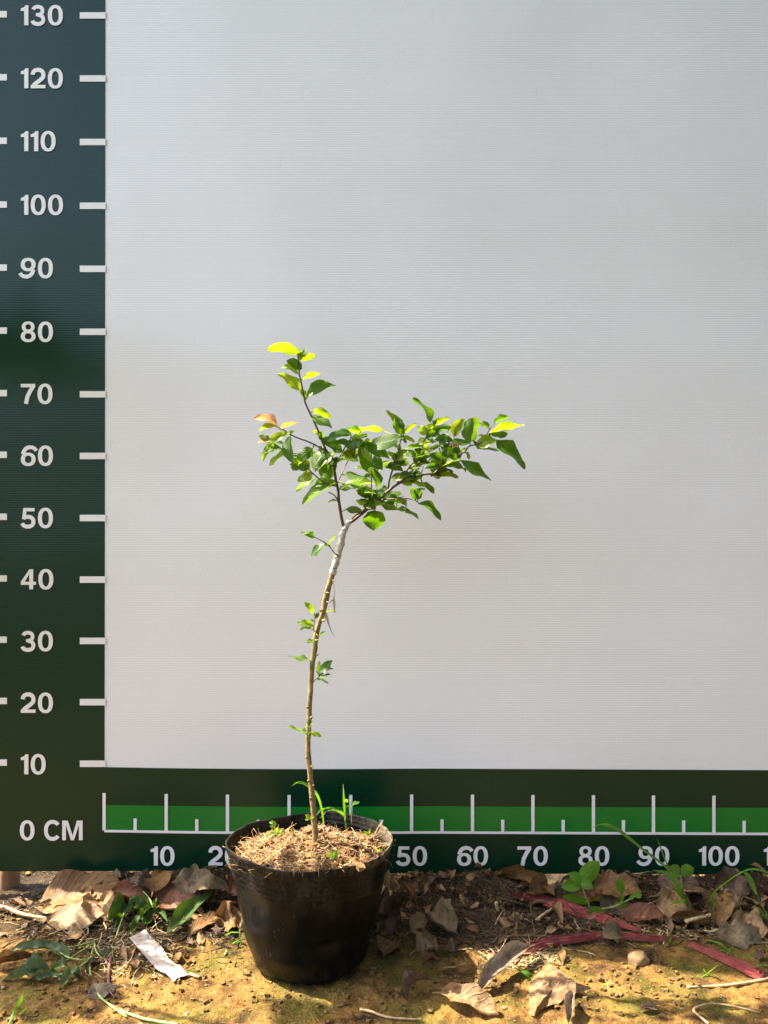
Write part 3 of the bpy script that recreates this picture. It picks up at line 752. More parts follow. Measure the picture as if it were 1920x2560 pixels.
def sprig(name, label, stem, leaves, d0, mat='weed', f=Z6, cat='seedling', sr=.0007, ratio=.7, gz=None, soft=.25):
    sp = [at(*f(p), d0) for p in stem]
    o = empty(name, sp[0], label, cat)
    V, Fc = tube(spline([(*p, sr) for p in sp], 5), 6); mesh('stem', V, Fc, M['stem'], o)
    for i, (b_, t_, w_) in enumerate(leaves):
        rg = random.Random(i + int(b_[0]))
        B = at(*f(b_), d0); T = at(*f(t_), d0 + rg.uniform(-.5, .5) * .012); sc = 3.456 if f is Z6 else 2.765
        a = (T - B).normalized(); v = (B - CAM).normalized(); s = a.cross(v).normalized(); nn = a.cross(s)
        wd = s * .9 + nn * rg.uniform(-.4, .4); N = a.cross(wd)
        if N.z < 0: wd = -wd
        V, Fc, U = leaf_geo(B, T, wd, w_ * d0 / F / sc * 1.1, soft, rg.uniform(.1, .3), 0, .03, .03, i, 9, 2, RD if ratio > .75 else OV)
        mesh('leaf', V, Fc, M[mat], o, U)
    return o
sprig('clover_seedling', 'slender clover-like seedling in front of the white scale mark at pot back', [(1172, 480), (1170, 400), (1166, 330)],
      [((1160, 330), (1118, 330), 14), ((1135, 300), (1118, 270), 24), ((1135, 300), (1146, 268), 22), ((1170, 325), (1208, 283), 24), ((1180, 312), (1240, 292), 26), ((1175, 408), (1146, 405), 10)], 1.27, ratio=.8)
sprig('clover_seedling', 'tiny clover-like seedling at the left back of the potting mix', [(482, 560), (488, 510), (490, 470)],
      [((490, 480), (462, 465), 20), ((490, 475), (484, 450), 20), ((492, 480), (510, 462), 20), ((488, 505), (464, 500), 16), ((490, 500), (526, 478), 18), ((488, 510), (512, 505), 16)], 1.255, ratio=.8)
sprig('broad_seedling', 'pale yellow green seedling among fibres left of the trunk', [(520, 600), (518, 570)],
      [((518, 570), (446, 585), 34), ((518, 570), (578, 525), 42), ((520, 560), (520, 520), 30), ((520, 575), (560, 580), 26), ((515, 575), (470, 550), 26)], 1.23, 'young')
sprig('broad_seedling', 'two-leaved green seedling near the front middle of the pot', [(1010, 830), (1008, 785)],
      [((1006, 785), (965, 728), 34), ((1012, 785), (1050, 698), 46)], 1.145)
sprig('feathery_seedling', 'feathery little green seedling left of the two-leaved one', [(905, 840), (900, 800)],
      [((902, 810), (836, 795), 12), ((900, 805), (868, 765), 12), ((902, 800), (885, 758), 10), ((905, 805), (945, 770), 14), ((905, 815), (935, 820), 12), ((903, 820), (850, 815), 10)], 1.14)
sprig('broad_seedling', 'small bright seedling at the right side of the potting mix', [(1310, 600), (1308, 570)],
      [((1308, 570), (1272, 545), 26), ((1308, 570), (1330, 530), 22), ((1310, 575), (1340, 570), 18)], 1.22, 'young')
sprig('broad_seedling', 'tiny blue-green seedling at the left front rim of the pot', [(455, 815), (455, 800)], [((455, 805), (434, 800), 18), ((455, 805), (478, 786), 22)], 1.15, 'wilt')
sprig('broad_seedling', 'tiny yellow seedling beside the right pot rim', [(1415, 745), (1416, 720)], [((1416, 722), (1392, 705), 16), ((1416, 722), (1440, 702), 16), ((1416, 718), (1415, 695), 12)], 1.19, 'young')
P = px6([(1365, 600), (1390, 540), (1415, 495), (1446, 455)], 1.2)
V, Fc = tube(spline([(*p, .0011 - .0002 * i) for i, p in enumerate(P)], 4), 6, .2); tag(mesh('dry_stalk', V, Fc, M['stick'], base=P[0]), 'dry stalk poking up inside the right pot rim', 'twig')

# ================================================================ fallen leaves
def ground_leaf(f, b_, t_, zb, zt, wid, lean, colr, label, fold=.15, bend=.25, curl=.3, crumple=.2, tab=LN, roll=0., name='dead_leaf', mat=None, group='dead leaves on the ground', nu=14, nv=3, petiole=True, cat='leaf'):
    B, T = gp(*f(b_), zb), gp(*f(t_), zt); seed = int(b_[0] + t_[1]) % 97
    a = (T - B); L = a.length; up = Vector((math.sin(roll), -lean, 1)).normalized(); wd = up.cross(a)
    if wd.length < 1e-5: wd = Vector((1, 0, 0))
    wd.normalize(); wd = wd if a.cross(wd).dot(up) > 0 else -wd
    V, Fc, U = leaf_geo(B, T, wd, wid, fold, bend, curl, .07, crumple * 1.35 if mat is None else crumple, seed, nu, nv, tab, .2 * math.sin(seed))
    V = [Vector((v.x, v.y, max(v.z, hill(v.x, v.y) + .0012))) for v in V]
    if petiole:
        a = a.normalized(); q = B - a * .012; q.z = max(q.z - .003, hill(q.x, q.y) + .001)
        tv = tube([(*q, .0008), (*(B - a * .005), .0008), (*(B + a * .004), .0007)], 5); V, Fc, U = join([(V, Fc, U), (tv[0], tv[1], [(0, .5)] * len(tv[0]))])
    o = mesh(name, V, Fc, mat or DRY[colr], uvs=U, base=(B.x, B.y, min(v.z for v in V)))
    return tag(o, label, cat, group)
gl = ground_leaf
gl(ZA, (250, 455), (825, 285), .004, .024, .080, .5, 'brown', 'largest brown dead leaf lying under the left board edge', .1, .10, .2, .10, OV)
gl(ZA, (322, 560), (735, 520), .003, .012, .050, .55, 'pale', 'flat pale brown dead leaf just below the largest one', .05, .1, .15, .10)
gl(ZA, (690, 405), (735, 575), .020, .004, .062, .7, 'tan', 'curled tan dead leaf touching the uprooted green weed', .3, .3, .4, .2, OV)
gl(ZA, (725, 405), (1045, 440), .010, .012, .045, .6, 'red', 'reddish brown curled leaf behind the uprooted green weed', .35, .4, .5, .12)
gl(ZA, (1060, 352), (1115, 218), .008, .040, .044, 1.6, 'brown', 'pointed orange-brown dead leaf standing upright under numeral ten', .15, .1, .2, .06, OV)
gl(ZA, (1050, 385), (1410, 430), .014, .004, .055, .8, 'red', 'dark red-brown dead leaf left of the pot', .1, .25, .2, .16)
gl(ZA, (1200, 300), (1575, 345), .022, .016, .046, 1.0, 'grey', 'crumpled grey-brown dead leaf under the board left of pot', .2, .3, .3, .42, OV)
gl(ZA, (745, 245), (838, 258), .026, .026, .020, 1.0, 'grey', 'small grey leaf scrap tucked under the board edge', .2, .2, .2, .2)
gl(ZA, (880, 300), (1072, 292), .018, .016, .036, .8, 'dark', 'dark grey dead leaf in shade under the board', .3, .5, .3, .2)
gl(ZA, (1480, 560), (1690, 540), .010, .010, .052, .8, 'brown', 'brown dead leaf tucked against the pot left side', .2, .3, .3, .25)
gl(ZA, (1295, 658), (1562, 502), .001, .010, .026, .5, 'brown', 'narrow brown dead leaf below the green lance leaf', .2, .12, .2, .1)
gl(ZA, (1575, 330), (1690, 300), .014, .020, .055, 1.2, 'red', 'red-brown dead leaf behind the left pot side', .1, .2, .2, .1)
gl(ZA, (445, 662), (566, 664), .001, .004, .030, .4, 'tan', 'small tan dead leaf above the wilted weed stems', .1, .3, .2, .1, OV)
gl(ZA, (605, 1085), (800, 1030), 0, .002, .030, .3, 'slate', 'flat grey-brown leaf fragment beside the purple root', .05, .1, .1, .14)
gl(ZA, (-60, 870), (250, 805), .004, .008, .040, .6, 'brown', 'rolled pinkish brown leaf at the left photo edge', .8, .1, .9, .05)
gl(ZA, (830, 755), (880, 850), .004, .002, .022, .5, 'pale', 'small folded pale leaf left of the paper strip', .6, .3, .4, .1)
gl(ZA, (925, 745), (900, 840), .004, .001, .014, .5, 'tan', 'thin tan leaf sliver beside the paper strip', .4, .3, .4, .1)
gl(ZA, (1360, 700), (1418, 685), .001, .003, .022, .5, 'tan', 'tiny round tan leaf bit right of the paper strip', .2, .3, .2, .1, RD)
gl(ZA, (420, 230), (590, 236), .028, .028, .02, 1, 'pale', 'pale leaf edge peeping out beneath the board at left', .2, .1, .2, .2)
gl(ZB, (105, 540), (285, 560), .010, .006, .075, 1.0, 'dark', 'dark crumpled dead leaf against the right pot side', .1, .4, .2, .3, OV)
gl(ZB, (140, 350), (272, 320), .014, .020, .040, .9, 'tan', 'light brown curled leaf by the pot upper right', .3, .4, .4, .3, OV)
gl(ZB, (405, 465), (280, 280), .003, .022, .024, .8, 'red', 'thin reddish curled leaf right of the pot', .6, .8, .6, .08)
gl(ZB, (352, 628), (476, 540), .002, .012, .032, .6, 'tan', 'small curled tan leaf on the root litter', .3, .4, .4, .1, OV)
gl(ZB, (490, 500), (668, 640), .012, .004, .050, .7, 'grey', 'folded grey dead leaf in the middle of the root litter', .45, .3, .3, .25, OV)
gl(ZB, (388, 760), (520, 690), .003, .008, .048, .7, 'tan', 'crumpled tan leaf below the folded grey one', .2, .3, .3, .36, OV)
gl(ZB, (232, 704), (160, 800), .003, .001, .034, .5, 'brown', 'small brown leaf on bare soil right of pot foot', .15, .2, .2, .12, OV)
gl(ZB, (565, 740), (648, 785), .003, .002, .024, .5, 'dark', 'small dark leaf at the lower rim of root litter', .2, .3, .3, .2)
gl(ZB, (932, 225), (1310, 350), .030, .012, .044, .9, 'brown', 'long twisted brown leaf above the red ribbon end', .5, .2, .5, .14)
gl(ZB, (790, 1075), (1205, 735), .002, .014, .040, .5, 'slate', 'long grey leaf with rolled tip resting on the red ribbon', .4, .15, .5, .12)
gl(ZB, (338, 1125), (500, 975), .001, .020, .036, -.5, 'dark', 'small dark curled leaf standing on bare ground before the pot', .5, 1.3, .5, .06, OV)
gl(ZB, (560, 1062), (958, 1200), .010, .003, .048, .6, 'pale', 'pinkish tan leaf at bottom centre with curled tail', .3, -.25, .5, .2)
gl(ZB, (980, 610), (1045, 560), .001, .004, .022, .5, 'tan', 'tiny tan leaf below the pale wood splinter', .2, .3, .2, .2, OV)
def folded(f, polys, zs, colr, label):
    """a big crumpled leaf: several creased facets that share edges"""
    pts = [gp(*f(p), z) for p, z in zip(polys, zs)]
    return pts
pp = [(10, 1480), (45, 1495), (5, 1280), (60, 1200), (150, 1130), (240, 1190), (330, 1260), (445, 1310), (330, 1335), (210, 1400), (110, 1440), (175, 1300), (125, 1235), (60, 1320), (60, 1430)]
pz = [.002, .003, .010, .016, .018, .022, .020, .006, .010, .006, .004, .012, .020, .014, .012]
pts = folded(ZC, pp, pz, 'pale', '')
tri = [(2, 13, 3), (3, 13, 12), (3, 12, 4), (4, 12, 5), (13, 11, 12), (13, 14, 11), (2, 14, 13), (0, 14, 2), (0, 1, 14), (1, 10, 14), (14, 10, 11), (10, 9, 11), (9, 8, 11)]
tri2 = [(12, 5, 6), (12, 6, 11), (11, 6, 8), (6, 7, 8)]
def subdiv(pts, tris, n=3, amp=.0016):
    V, Fc, U = [], [], []; idx = {}
    def vid(p):
        k = tuple(round(c, 6) for c in p)
        if k not in idx:
            idx[k] = len(V); q = Vector(p); q.z += noise.noise(q * 90) * amp + noise.noise(q * 230) * amp * .4; V.append(q); U.append((p[0] * 9 % 1, .5 + .4 * math.sin(p[1] * 60)))
        return idx[k]
    for t in tris:
        a, b_, c = (pts[i] for i in t)
        g = lambda i, j: vid(a + (b_ - a) * (i / n) + (c - a) * (j / n))
        for i in range(n):
            for j in range(n - i):
                Fc.append((g(i, j), g(i + 1, j), g(i, j + 1)))
                if i + j < n - 1: Fc.append((g(i + 1, j), g(i + 1, j + 1), g(i, j + 1)))
    return V, Fc, U
V, Fc, U = subdiv(pts, tri + tri2, 7, .0026)
tag(mesh('dead_leaf', V, Fc, DRY['pale'], uvs=U, smooth=False, base=pts[0]), 'large folded pale tan leaf in the sun patch at lower right', 'leaf', 'dead leaves on the ground')
gl(ZC, (285, 1560), (310, 1350), .001, .012, .034, .2, 'slate', 'narrow grey shrivelled leaf under the large folded one', .7, .3, .5, .14)
gl(ZC, (0, 640), (150, 600), .010, .016, .045, .9, 'brown', 'brown leaf behind the left end of the red ribbon', .2, .3, .3, .15)
gl(ZC, (455, 615), (790, 645), .022, .010, .050, .7, 'brown', 'broad brown leaf lying under the board behind broad seedling', .15, .2, .25, .18, OV)
gl(ZC, (290, 660), (450, 620), .006, .018, .038, .9, 'red', 'brown leaf beneath the broad green seedling', .2, .3, .3, .15)
gl(ZC, (500, 770), (650, 700), .006, .010, .05, .7, 'grey', 'grey brown leaf behind the lower green seedling leaf', .2, .3, .2, .2)
gl(ZC, (870, 665), (1290, 650), .012, .014, .030, .8, 'tan', 'long rolled tan leaf beside the three-leaved weed', 1.0, .1, 1.0, .06)
gl(ZC, (890, 560), (1180, 600), .026, .02, .05, 1.2, 'dark', 'dark brown leaf in the shade below numeral ninety', .2, .2, .2, .2)
gl(ZC, (882, 745), (1140, 770), .010, .006, .060, .75, 'tan', 'tan dead leaf below the three-leaved weed', .15, .25, .2, .2, OV)
gl(ZC, (612, 800), (962, 840), .004, .004, .040, .6, 'red', 'dark red-brown shrivelled leaf right of broad seedling', .3, .3, .4, .25)
gl(ZC, (992, 815), (1290, 850), .010, .010, .050, .8, 'brown', 'strongly curled red-brown leaf shaped like a bowl', .7, -.7, .6, .08)
gl(ZC, (1280, 640), (1330, 885), .034, .004, .052, 1.0, 'brown', 'upright red-brown leaf leaning beside the bowl-shaped leaf', .35, .3, .3, .08, OV)
gl(ZC, (1395, 860), (1660, 920), .012, .008, .050, .7, 'tan', 'flat tan leaf at the right photo edge', .05, .2, .2, .2, OV)
gl(ZC, (1300, 930), (1645, 980), .004, .004, .042, .6, 'grey', 'grey flaky leaf below the flat tan one at right', .2, .2, .2, .35)
gl(ZC, (1350, 630), (1420, 780), .034, .012, .040, 1.2, 'tan', 'crumpled tan leaf standing behind the upright red-brown leaf', .3, .3, .3, .3, RD)
gl(ZC, (1290, 590), (1560, 600), .022, .02, .05, 1.2, 'dark', 'dark leaf in the shade below numeral one hundred', .2, .2, .2, .2)
gl(ZC, (165, 735), (240, 870), .014, .003, .024, .6, 'tan', 'small twisted tan leaf under the upper red ribbon', .5, .5, .5, .15)
gl(ZC, (975, 820), (985, 930), .010, .002, .014, .6, 'pale', 'pale narrow leaf sliver left of the bowl-shaped leaf', .3, .3, .3, .15)
gl(ZC, (515, 935), (635, 950), .016, .006, .034, .6, 'grey', 'small olive grey leaf draped over the lower red ribbon', .3, .9, .3, .08, RD)
gl(ZC, (215, 1050), (240, 1140), .006, .001, .018, .5, 'brown', 'small brown leaf point above the large folded leaf', .4, .3, .4, .12)
gl(ZC, (780, 1450), (905, 1452), .002, .002, .018, .4, 'dark', 'dark rolled bark chip on sunlit ground at lower right', 1.1, 0, 1.1, .05, RD, petiole=False, name='bark_chip', cat='bark', group=None)
gl(ZC, (362, 702), (572, 655), .008, .014, .022, .6, 'tan', 'yellowed narrow leaf behind the broad green seedling', .25, .2, .2, .05, mat=M['yellow'])
gl(ZA, (1157, 652), (1472, 362), .003, .032, .036, .6, 'tan', 'long green lance-shaped leaf left of the pot', .55, -.12, .2, .03, mat=M['limp'], name='green_leaf', group=None)
# ================================================================ paper strip
q = [gr(*ZA(p), z) for p, z in (((890, 682), .014), ((1000, 624), .014), ((1140, 780), .007), ((1030, 840), .007), ((1300, 932), .003), ((1200, 997), .003))]
V, Fc, U = [], [], []
for (a, b_, c, d_), (u0, u1) in (((q[0], q[1], q[2], q[3]), (0, .5)), ((q[3], q[2], q[4], q[5]), (.5, 1))):
    o = len(V)
    for i in range(7):
        for j in range(5):
            s, t = i / 6, j / 4; l = a + (d_ - a) * s; r = b_ + (c - b_) * s; p = l + (r - l) * t
            p.z += hill(p.x, p.y) + .001 + .0015 * noise.noise(p * 60); V.append(p); U.append((u0 + (u1 - u0) * s, t))
    Fc += [(o + i * 5 + j, o + i * 5 + j + 1, o + i * 5 + j + 6, o + i * 5 + j + 5) for i in range(6) for j in range(4)]
tag(mesh('paper_strip', V, Fc, M['paper'], uvs=U, smooth=False, base=q[5]), 'dirty white creased paper strip lying left of the pot', 'paper')

# ================================================================ red plastic ribbon
def ribbon(f_pts, zs, ws, label, lean=.7):
    P = [gp(*p, z, .008) for p, z in zip(f_pts, zs)]
    S_ = spline([(*p, w_ * .82) for p, w_ in zip(P, ws)], 8); V, Fc, U = [], [], []; N = len(S_); J = 8
    for i, p in enumerate(S_):
        c = Vector(p[:3]); t = (Vector(S_[min(i + 1, N - 1)][:3]) - Vector(S_[max(i - 1, 0)][:3])).normalized()
        up = Vector((0, -lean, 1)).normalized(); s = up.cross(t).normalized(); n = t.cross(s)
        for j in range(J + 1):
            v = j / J - .5
            h = .0014 * math.sin(v * 17 + 1.3 * math.sin(i * .21)) + .0016 * noise.noise(Vector((i * .16, v * 5, 3))) - .010 * v * v * p[3] / .02
            pt = c + s * v * p[3] * (1 + .12 * noise.noise(Vector((i * .2, v * 2, 9)))) + n * h; pt.z = max(pt.z, hill(pt.x, pt.y) + .0012)
            V.append(pt); U.append((i / N * 8, j / J))
    for i in range(N - 1):
        for j in range(J): k = i * (J + 1) + j; Fc.append((k, k + 1, k + J + 2, k + J + 1))
    return tag(mesh('plastic_ribbon', V, Fc, M['redfilm'], uvs=U, base=P[0]), label, 'ribbon', 'faded red plastic ribbons')
ribbon([ZB((1045, 375)), ZB((1200, 385)), ZC((200, 715)), ZC((430, 785)), ZC((600, 840)), ZC((780, 902))], [.016, .014, .012, .010, .005, .002], [.006, .016, .023, .022, .015, .007], 'upper red plastic ribbon running behind the broad green seedling')
ribbon([ZB((938, 825)), ZB((1100, 765)), ZB((1300, 705)), ZC((300, 955)), ZC((560, 930)), ZC((800, 947)), ZC((1030, 962))], [.003, .008, .008, .007, .008, .004, .001], [.020, .021, .018, .016, .014, .012, .006], 'lower red plastic ribbon with a grey leaf lying over its end')
ribbon([ZC((1110, 990)), ZC((1300, 1062)), ZC((1450, 1130)), ZC((1590, 1195)), ZC((1612, 1165))], [.002, .004, .005, .006, .012], [.008, .015, .019, .020, .010], 'short pink-red plastic ribbon with hooked end at right')
ribbon([ZC((680, 712)), ZC((720, 735)), ZC((752, 768))], [.006, .006, .005], [.010, .012, .010], 'tiny red ribbon scrap behind the broad green seedling')

# ================================================================ stone, sticks
c = gr(*ZC((760, 1150)), 0); V, Fc = [], []; nu_, nv_ = 16, 24
for i in range(nu_ + 1):
    th = math.pi * i / nu_
    for j in range(nv_):
        ph = 2 * math.pi * j / nv_; dv = Vector((math.sin(th) * math.cos(ph), math.sin(th) * math.sin(ph), math.cos(th)))
        r = 1 + .22 * noise.noise(dv * 1.5 + Vector((2, 5, 1))) + .06 * noise.noise(dv * 5)
        V.append(c + Vector((dv.x * .0145 * r, dv.y * .012 * r, dv.z * .0115 * r + .009)))
for i in range(nu_):
    for j in range(nv_): a = i * nv_ + j; b_ = i * nv_ + (j + 1) % nv_; Fc.append((a, a + nv_, b_ + nv_, b_))
tag(mesh('stone', V, Fc, M['stone'], base=c), 'rounded tan stone on the shaded ground edge at right', 'stone')
def stick(f, pts, zs, r0, r1, mat, label, cat='twig', wob=.2, name='stick'):
    P = [gp(*f(p), z, r0) for p, z in zip(pts, zs)]
    n = len(P); L = []
    for i, p in enumerate(P): L.append((*p, r0 + (r1 - r0) * i / (n - 1)))
    V, Fc = tube(spline(L, 6), 7, wob, int(pts[0][0])); return tag(mesh(name, V, Fc, M[mat], base=P[0]), label, cat, 'twigs and stalks on the ground')
stick(ZA, [(-40, 455), (60, 475), (130, 505), (230, 528), (320, 540)], [.004, .004, .003, .003, .004], .0036, .0022, 'stick', 'pale stick entering from the left below the board')
stick(ZA, [(1165, 470), (1230, 430), (1300, 400)], [.012, .014, .016], .0022, .0016, 'root', 'short dark twig on the dead leaves left of pot')
stick(ZA, [(1280, 415), (1450, 425), (1640, 432)], [.012, .010, .008], .0026, .002, 'root', 'grey twig lying toward the pot left side')
stick(ZA, [(770, 800), (752, 900), (752, 1000), (770, 1060), (795, 1085)], [.004, .003, .001, .001, .001], .0021, .0012, 'purple', 'purplish root standing in the clay left of pot')
stick(ZA, [(1310, 925), (1345, 938), (1380, 948)], [.002, .002, .002], .0022, .0018, 'stick', 'short pale twig touching the paper strip corner')
stick(ZB, [(0, 1170), (90, 1190), (180, 1222), (300, 1236), (430, 1240)], [.003, .002, .001, .002, .001], .0019, .0012, 'stick', 'thin grey twig at the bottom centre edge')
stick(ZC, [(1100, 1296), (1250, 1290), (1400, 1278), (1520, 1262), (1690, 1230)], [.001, .002, .002, .003, .004], .0018, .0024, 'stick', 'straight pale stalk across the sunlit ground at right')
stick(ZC, [(1250, 1548), (1180, 1490), (1145, 1450), (1200, 1420), (1300, 1408), (1450, 1432), (1600, 1470)], [.001, .004, .006, .008, .006, .003, .001], .0015, .001, 'stick', 'thin looping stalk in the lower right corner')
stick(ZB, [(940, 430), (955, 490)], [.004, .003], .0028, .0026, 'straw', 'pale wood splinter on the root litter')
stick(ZB, [(1215, 555), (1270, 515), (1330, 475)], [.004, .006, .008], .0024, .002, 'stick', 'grey twig under the upper red ribbon')
stick(ZB, [(1180, 400), (1185, 520), (1210, 640)], [.012, .006, .003], .0009, .0008, 'root', 'thin dark root hanging from the upper red ribbon')
stick(ZB, [(960, 400), (1080, 430), (1240, 480)], [.006, .005, .004], .0014, .001, 'root', 'long thin root across the root litter')
stick(ZB, [(1040, 660), (1180, 662), (1330, 668)], [.003, .003, .002], .0018, .0014, 'root', 'brown root between the two red ribbons')
stick(ZC, [(1090, 840), (1180, 815), (1290, 790)], [.014, .016, .018], .003, .0026, 'straw', 'pale straw piece lying inside the bowl-shaped leaf')
stick(ZC, [(70, 830), (110, 790), (165, 750)], [.004, .005, .007], .0022, .0018, 'stick', 'short grey twig left of the twisted tan leaf')
stick(ZA, [(880, 1225), (760, 1140), (690, 1080), (650, 1010), (622, 900), (632, 800), (655, 715)], [.001, .002, .002, .002, .003, .004, .008], .0016, .0012, 'stem', 'long yellow-green weed stem curving down the bare clay', 'stem', .1)
stick(ZA, [(830, 1175), (900, 1205), (1000, 1238), (1100, 1256), (1230, 1276)], [.002, .002, .002, .002, .002], .0018, .0021, 'stem', 'thick yellow straw stem at the bottom left edge', 'stem', .1)

# ================================================================ uprooted and wilted weeds, living weeds
def weed(label, root, stems, leaves, cat='weed', mat='wilt', name='wilted_weed', f=ZA, sr=.0014, crum=.42):
    B = gr(*f(root[0]), root[1]); o = empty(name, (B.x, B.y, 0), label, cat)
    for pts, zs in stems:
        P = [gp(*f(p), z, sr) for p, z in zip(pts, zs)]
        V, Fc = tube(spline([(*p, sr * (1 - .4 * i / len(P))) for i, p in enumerate(P)], 5), 6); mesh('stem', V, Fc, M['stem'], o)
    for i, (b_, t_, zb, zt, wd_, lean) in enumerate(leaves):
        P, T = gp(*f(b_), zb, .003), gp(*f(t_), zt, .003)
        up = Vector((.2 * math.sin(i * 2.3), -lean, 1)).normalized(); w_ = up.cross(T - P).normalized()
        V, Fc, U = leaf_geo(P, T, w_, wd_ * (.66 if mat == 'wilt' else .75), .35, .25, .5, .12, crum, i + 3, 14, 3, OV)
        V = [Vector((v.x, v.y, max(v.z, hill(v.x, v.y) + .0015))) for v in V]
        mesh('leaf', V, Fc, M[mat], o, U)
    return o
weed('wilted blue-green weed with long pale stems sprawled at lower left', ((660, 700), .006),
     [([(660, 700), (560, 725), (440, 745), (300, 742)], [.008, .009, .008, .006]), ([(655, 712), (560, 770), (450, 835), (370, 860)], [.008, .009, .006, .004]),
      ([(650, 800), (560, 870), (470, 920), (330, 930), (240, 925)], [.005, .008, .006, .004, .003]), ([(640, 820), (560, 828), (470, 810), (390, 765)], [.005, .008, .008, .006]),
      ([(655, 720), (665, 770), (700, 815)], [.008, .006, .003]), ([(560, 880), (520, 880), (520, 940), (480, 985)], [.006, .007, .005, .003])],
     [((470, 800), (330, 735), .007, .008, .036, .6), ((330, 745), (85, 770), .007, .004, .028, .5), ((400, 760), (215, 725), .008, .009, .026, .5), ((345, 880), (152, 885), .006, .005, .040, .6),
      ((330, 905), (12, 970), .004, .003, .042, .5), ((470, 870), (345, 905), .006, .004, .034, .5), ((540, 900), (405, 1018), .005, .002, .036, .5), ((520, 890), (548, 960), .006, .004, .018, .4),
      ((690, 800), (812, 790), .005, .003, .024, .5), ((420, 935), (225, 965), .004, .002, .024, .5)])
weed('uprooted green weed with bunched leaves on the dead leaves at left', ((1060, 470), .012),
     [([(1060, 470), (1030, 400), (990, 355)], [.014, .022, .028]), ([(1060, 470), (1180, 482), (1360, 480)], [.012, .010, .010]), ([(900, 660), (960, 590), (1050, 490)], [.004, .008, .012]),
      ([(800, 680), (830, 590), (858, 505)], [.004, .012, .02])],
     [((900, 450), (740, 580), .016, .008, .052, .8), ((1040, 470), (880, 455), .018, .020, .040, .8), ((1050, 480), (930, 590), .014, .010, .034, .8), ((1040, 490), (985, 605), .014, .008, .036, .7),
      ((930, 450), (925, 390), .018, .026, .020, 1), ((1060, 470), (1090, 400), .014, .026, .014, 1), ((1070, 470), (1115, 425), .014, .022, .012, 1), ((960, 560), (890, 690), .010, .003, .016, .5), ((1090, 480), (1160, 575), .010, .006, .014, .5), ((870, 570), (780, 600), .008, .004, .02, .5)],
     mat='limp', name='uprooted_weed', crum=.45)
ps = []; rg = random.Random(11)
def live(name, label, stem, leaves, d0, f=ZC, mat='weed', sr=.0013, ratio=.6): return sprig(name, label, stem, leaves, d0, mat, f, 'weed', sr, ratio)
live('broad_leaf_weed', 'bright green broad-leaved seedling in front of numeral eighty', [(425, 740), (412, 700), (388, 640), (368, 578)],
     [((370, 575), (492, 424), 112), ((368, 572), (278, 506), 74), ((364, 578), (230, 606), 84), ((372, 575), (450, 602), 62), ((418, 715), (240, 664), 58), ((428, 738), (558, 902), 118)], 1.33)
live('broad_leaf_weed', 'small trailing weed with roundish leaves right of broad seedling', [(505, 752), (580, 742), (650, 712), (712, 682)],
     [((650, 650), (630, 540), 56), ((650, 700), (628, 690), 50), ((655, 700), (672, 750), 46), ((740, 665), (785, 650), 46), ((700, 690), (750, 640), 26), ((660, 690), (640, 640), 22)], 1.345)
live('three_leaf_weed', 'small weed with three toothed leaves below numeral ninety', [(1068, 660), (1064, 590), (1056, 520)],
     [((1046, 492), (978, 458), 54), ((1062, 508), (1146, 468), 80), ((1050, 525), (994, 508), 34), ((1060, 515), (1110, 520), 40)], 1.35, sr=.001)
def pxc(lst, d0, d1=None, f=ZC):
    d1 = d0 if d1 is None else d1; n = len(lst); return [at(*f(p), d0 + (d1 - d0) * i / max(1, n - 1)) for i, p in enumerate(lst)]
grass('grass_tuft', 'tall arching grass blades beside the three-leaved weed',
      [(pxc([(1110, 720), (1060, 620), (990, 500), (900, 420), (800, 345), (700, 265), (610, 198), (520, 170), (432, 192)], 1.34, 1.30), [.003, .004, .004, .004, .0045, .006, .007, .006, .001], .4),
       (pxc([(1100, 700), (1050, 612), (1000, 545), (940, 500), (862, 487)], 1.34, 1.31), [.004, .006, .007, .005, .001], .3),
       (pxc([(1085, 680), (1010, 540), (955, 430), (920, 340), (893, 268)], 1.345), [.002, .0025, .003, .003, .0006], .2),
       (pxc([(1100, 720), (1060, 655), (1010, 605)], 1.34), [.004, .011, .002], .3), (pxc([(1090, 690), (1040, 700), (970, 730)], 1.33, 1.30), [.004, .009, .001], .3)])
grass('grass_tuft', 'long bent grass blades at the right photo edge',
      [(pxc([(1225, 740), (1285, 640), (1380, 555), (1480, 495), (1570, 478), (1690, 510)], 1.32, 1.30), [.003, .006, .008, .007, .005, .002], .3),
       (pxc([(1495, 492), (1530, 540), (1556, 600), (1580, 658)], 1.30, 1.28), [.006, .009, .008, .001], .3),
       (pxc([(1580, 640), (1610, 720), (1660, 800)], 1.29, 1.27), [.001, .001, .001], .1), (pxc([(1270, 690), (1290, 700), (1275, 780)], 1.31), [.003, .006, .001], .3)])
grass('grass_tuft', 'flat dark green blades lying on leaves at the right edge',
      [([gr(*ZC((1380, 845)), .012), gr(*ZC((1470, 810)), .016), gr(*ZC((1590, 768)), .018)], [.006, .011, .002], .2), ([gr(*ZC((1490, 830)), .010), gr(*ZC((1560, 820)), .014), gr(*ZC((1640, 790)), .014)], [.004, .012, .002], .2),
       ([gr(*ZC((1660, 830)), .008), gr(*ZC((1600, 760)), .022), gr(*ZC((1560, 740)), .03)], [.003, .006, .001], .2)])
grass('grass_sprout', 'tiny green sprout on the lower red ribbon', [([gr(*ZC((955, 1040)), .001), gr(*ZC((968, 1000)), .006), gr(*ZC((980, 930)), .022)], [.002, .003, .001], .2), ([gr(*ZC((965, 1010)), .004), gr(*ZC((1000, 985)), .008), gr(*ZC((1028, 965)), .012)], [.003, .006, .001], .2), ([gr(*ZC((968, 1005)), .005), gr(*ZC((985, 960)), .014), gr(*ZC((970, 940)), .02)], [.003, .005, .001], .2)])
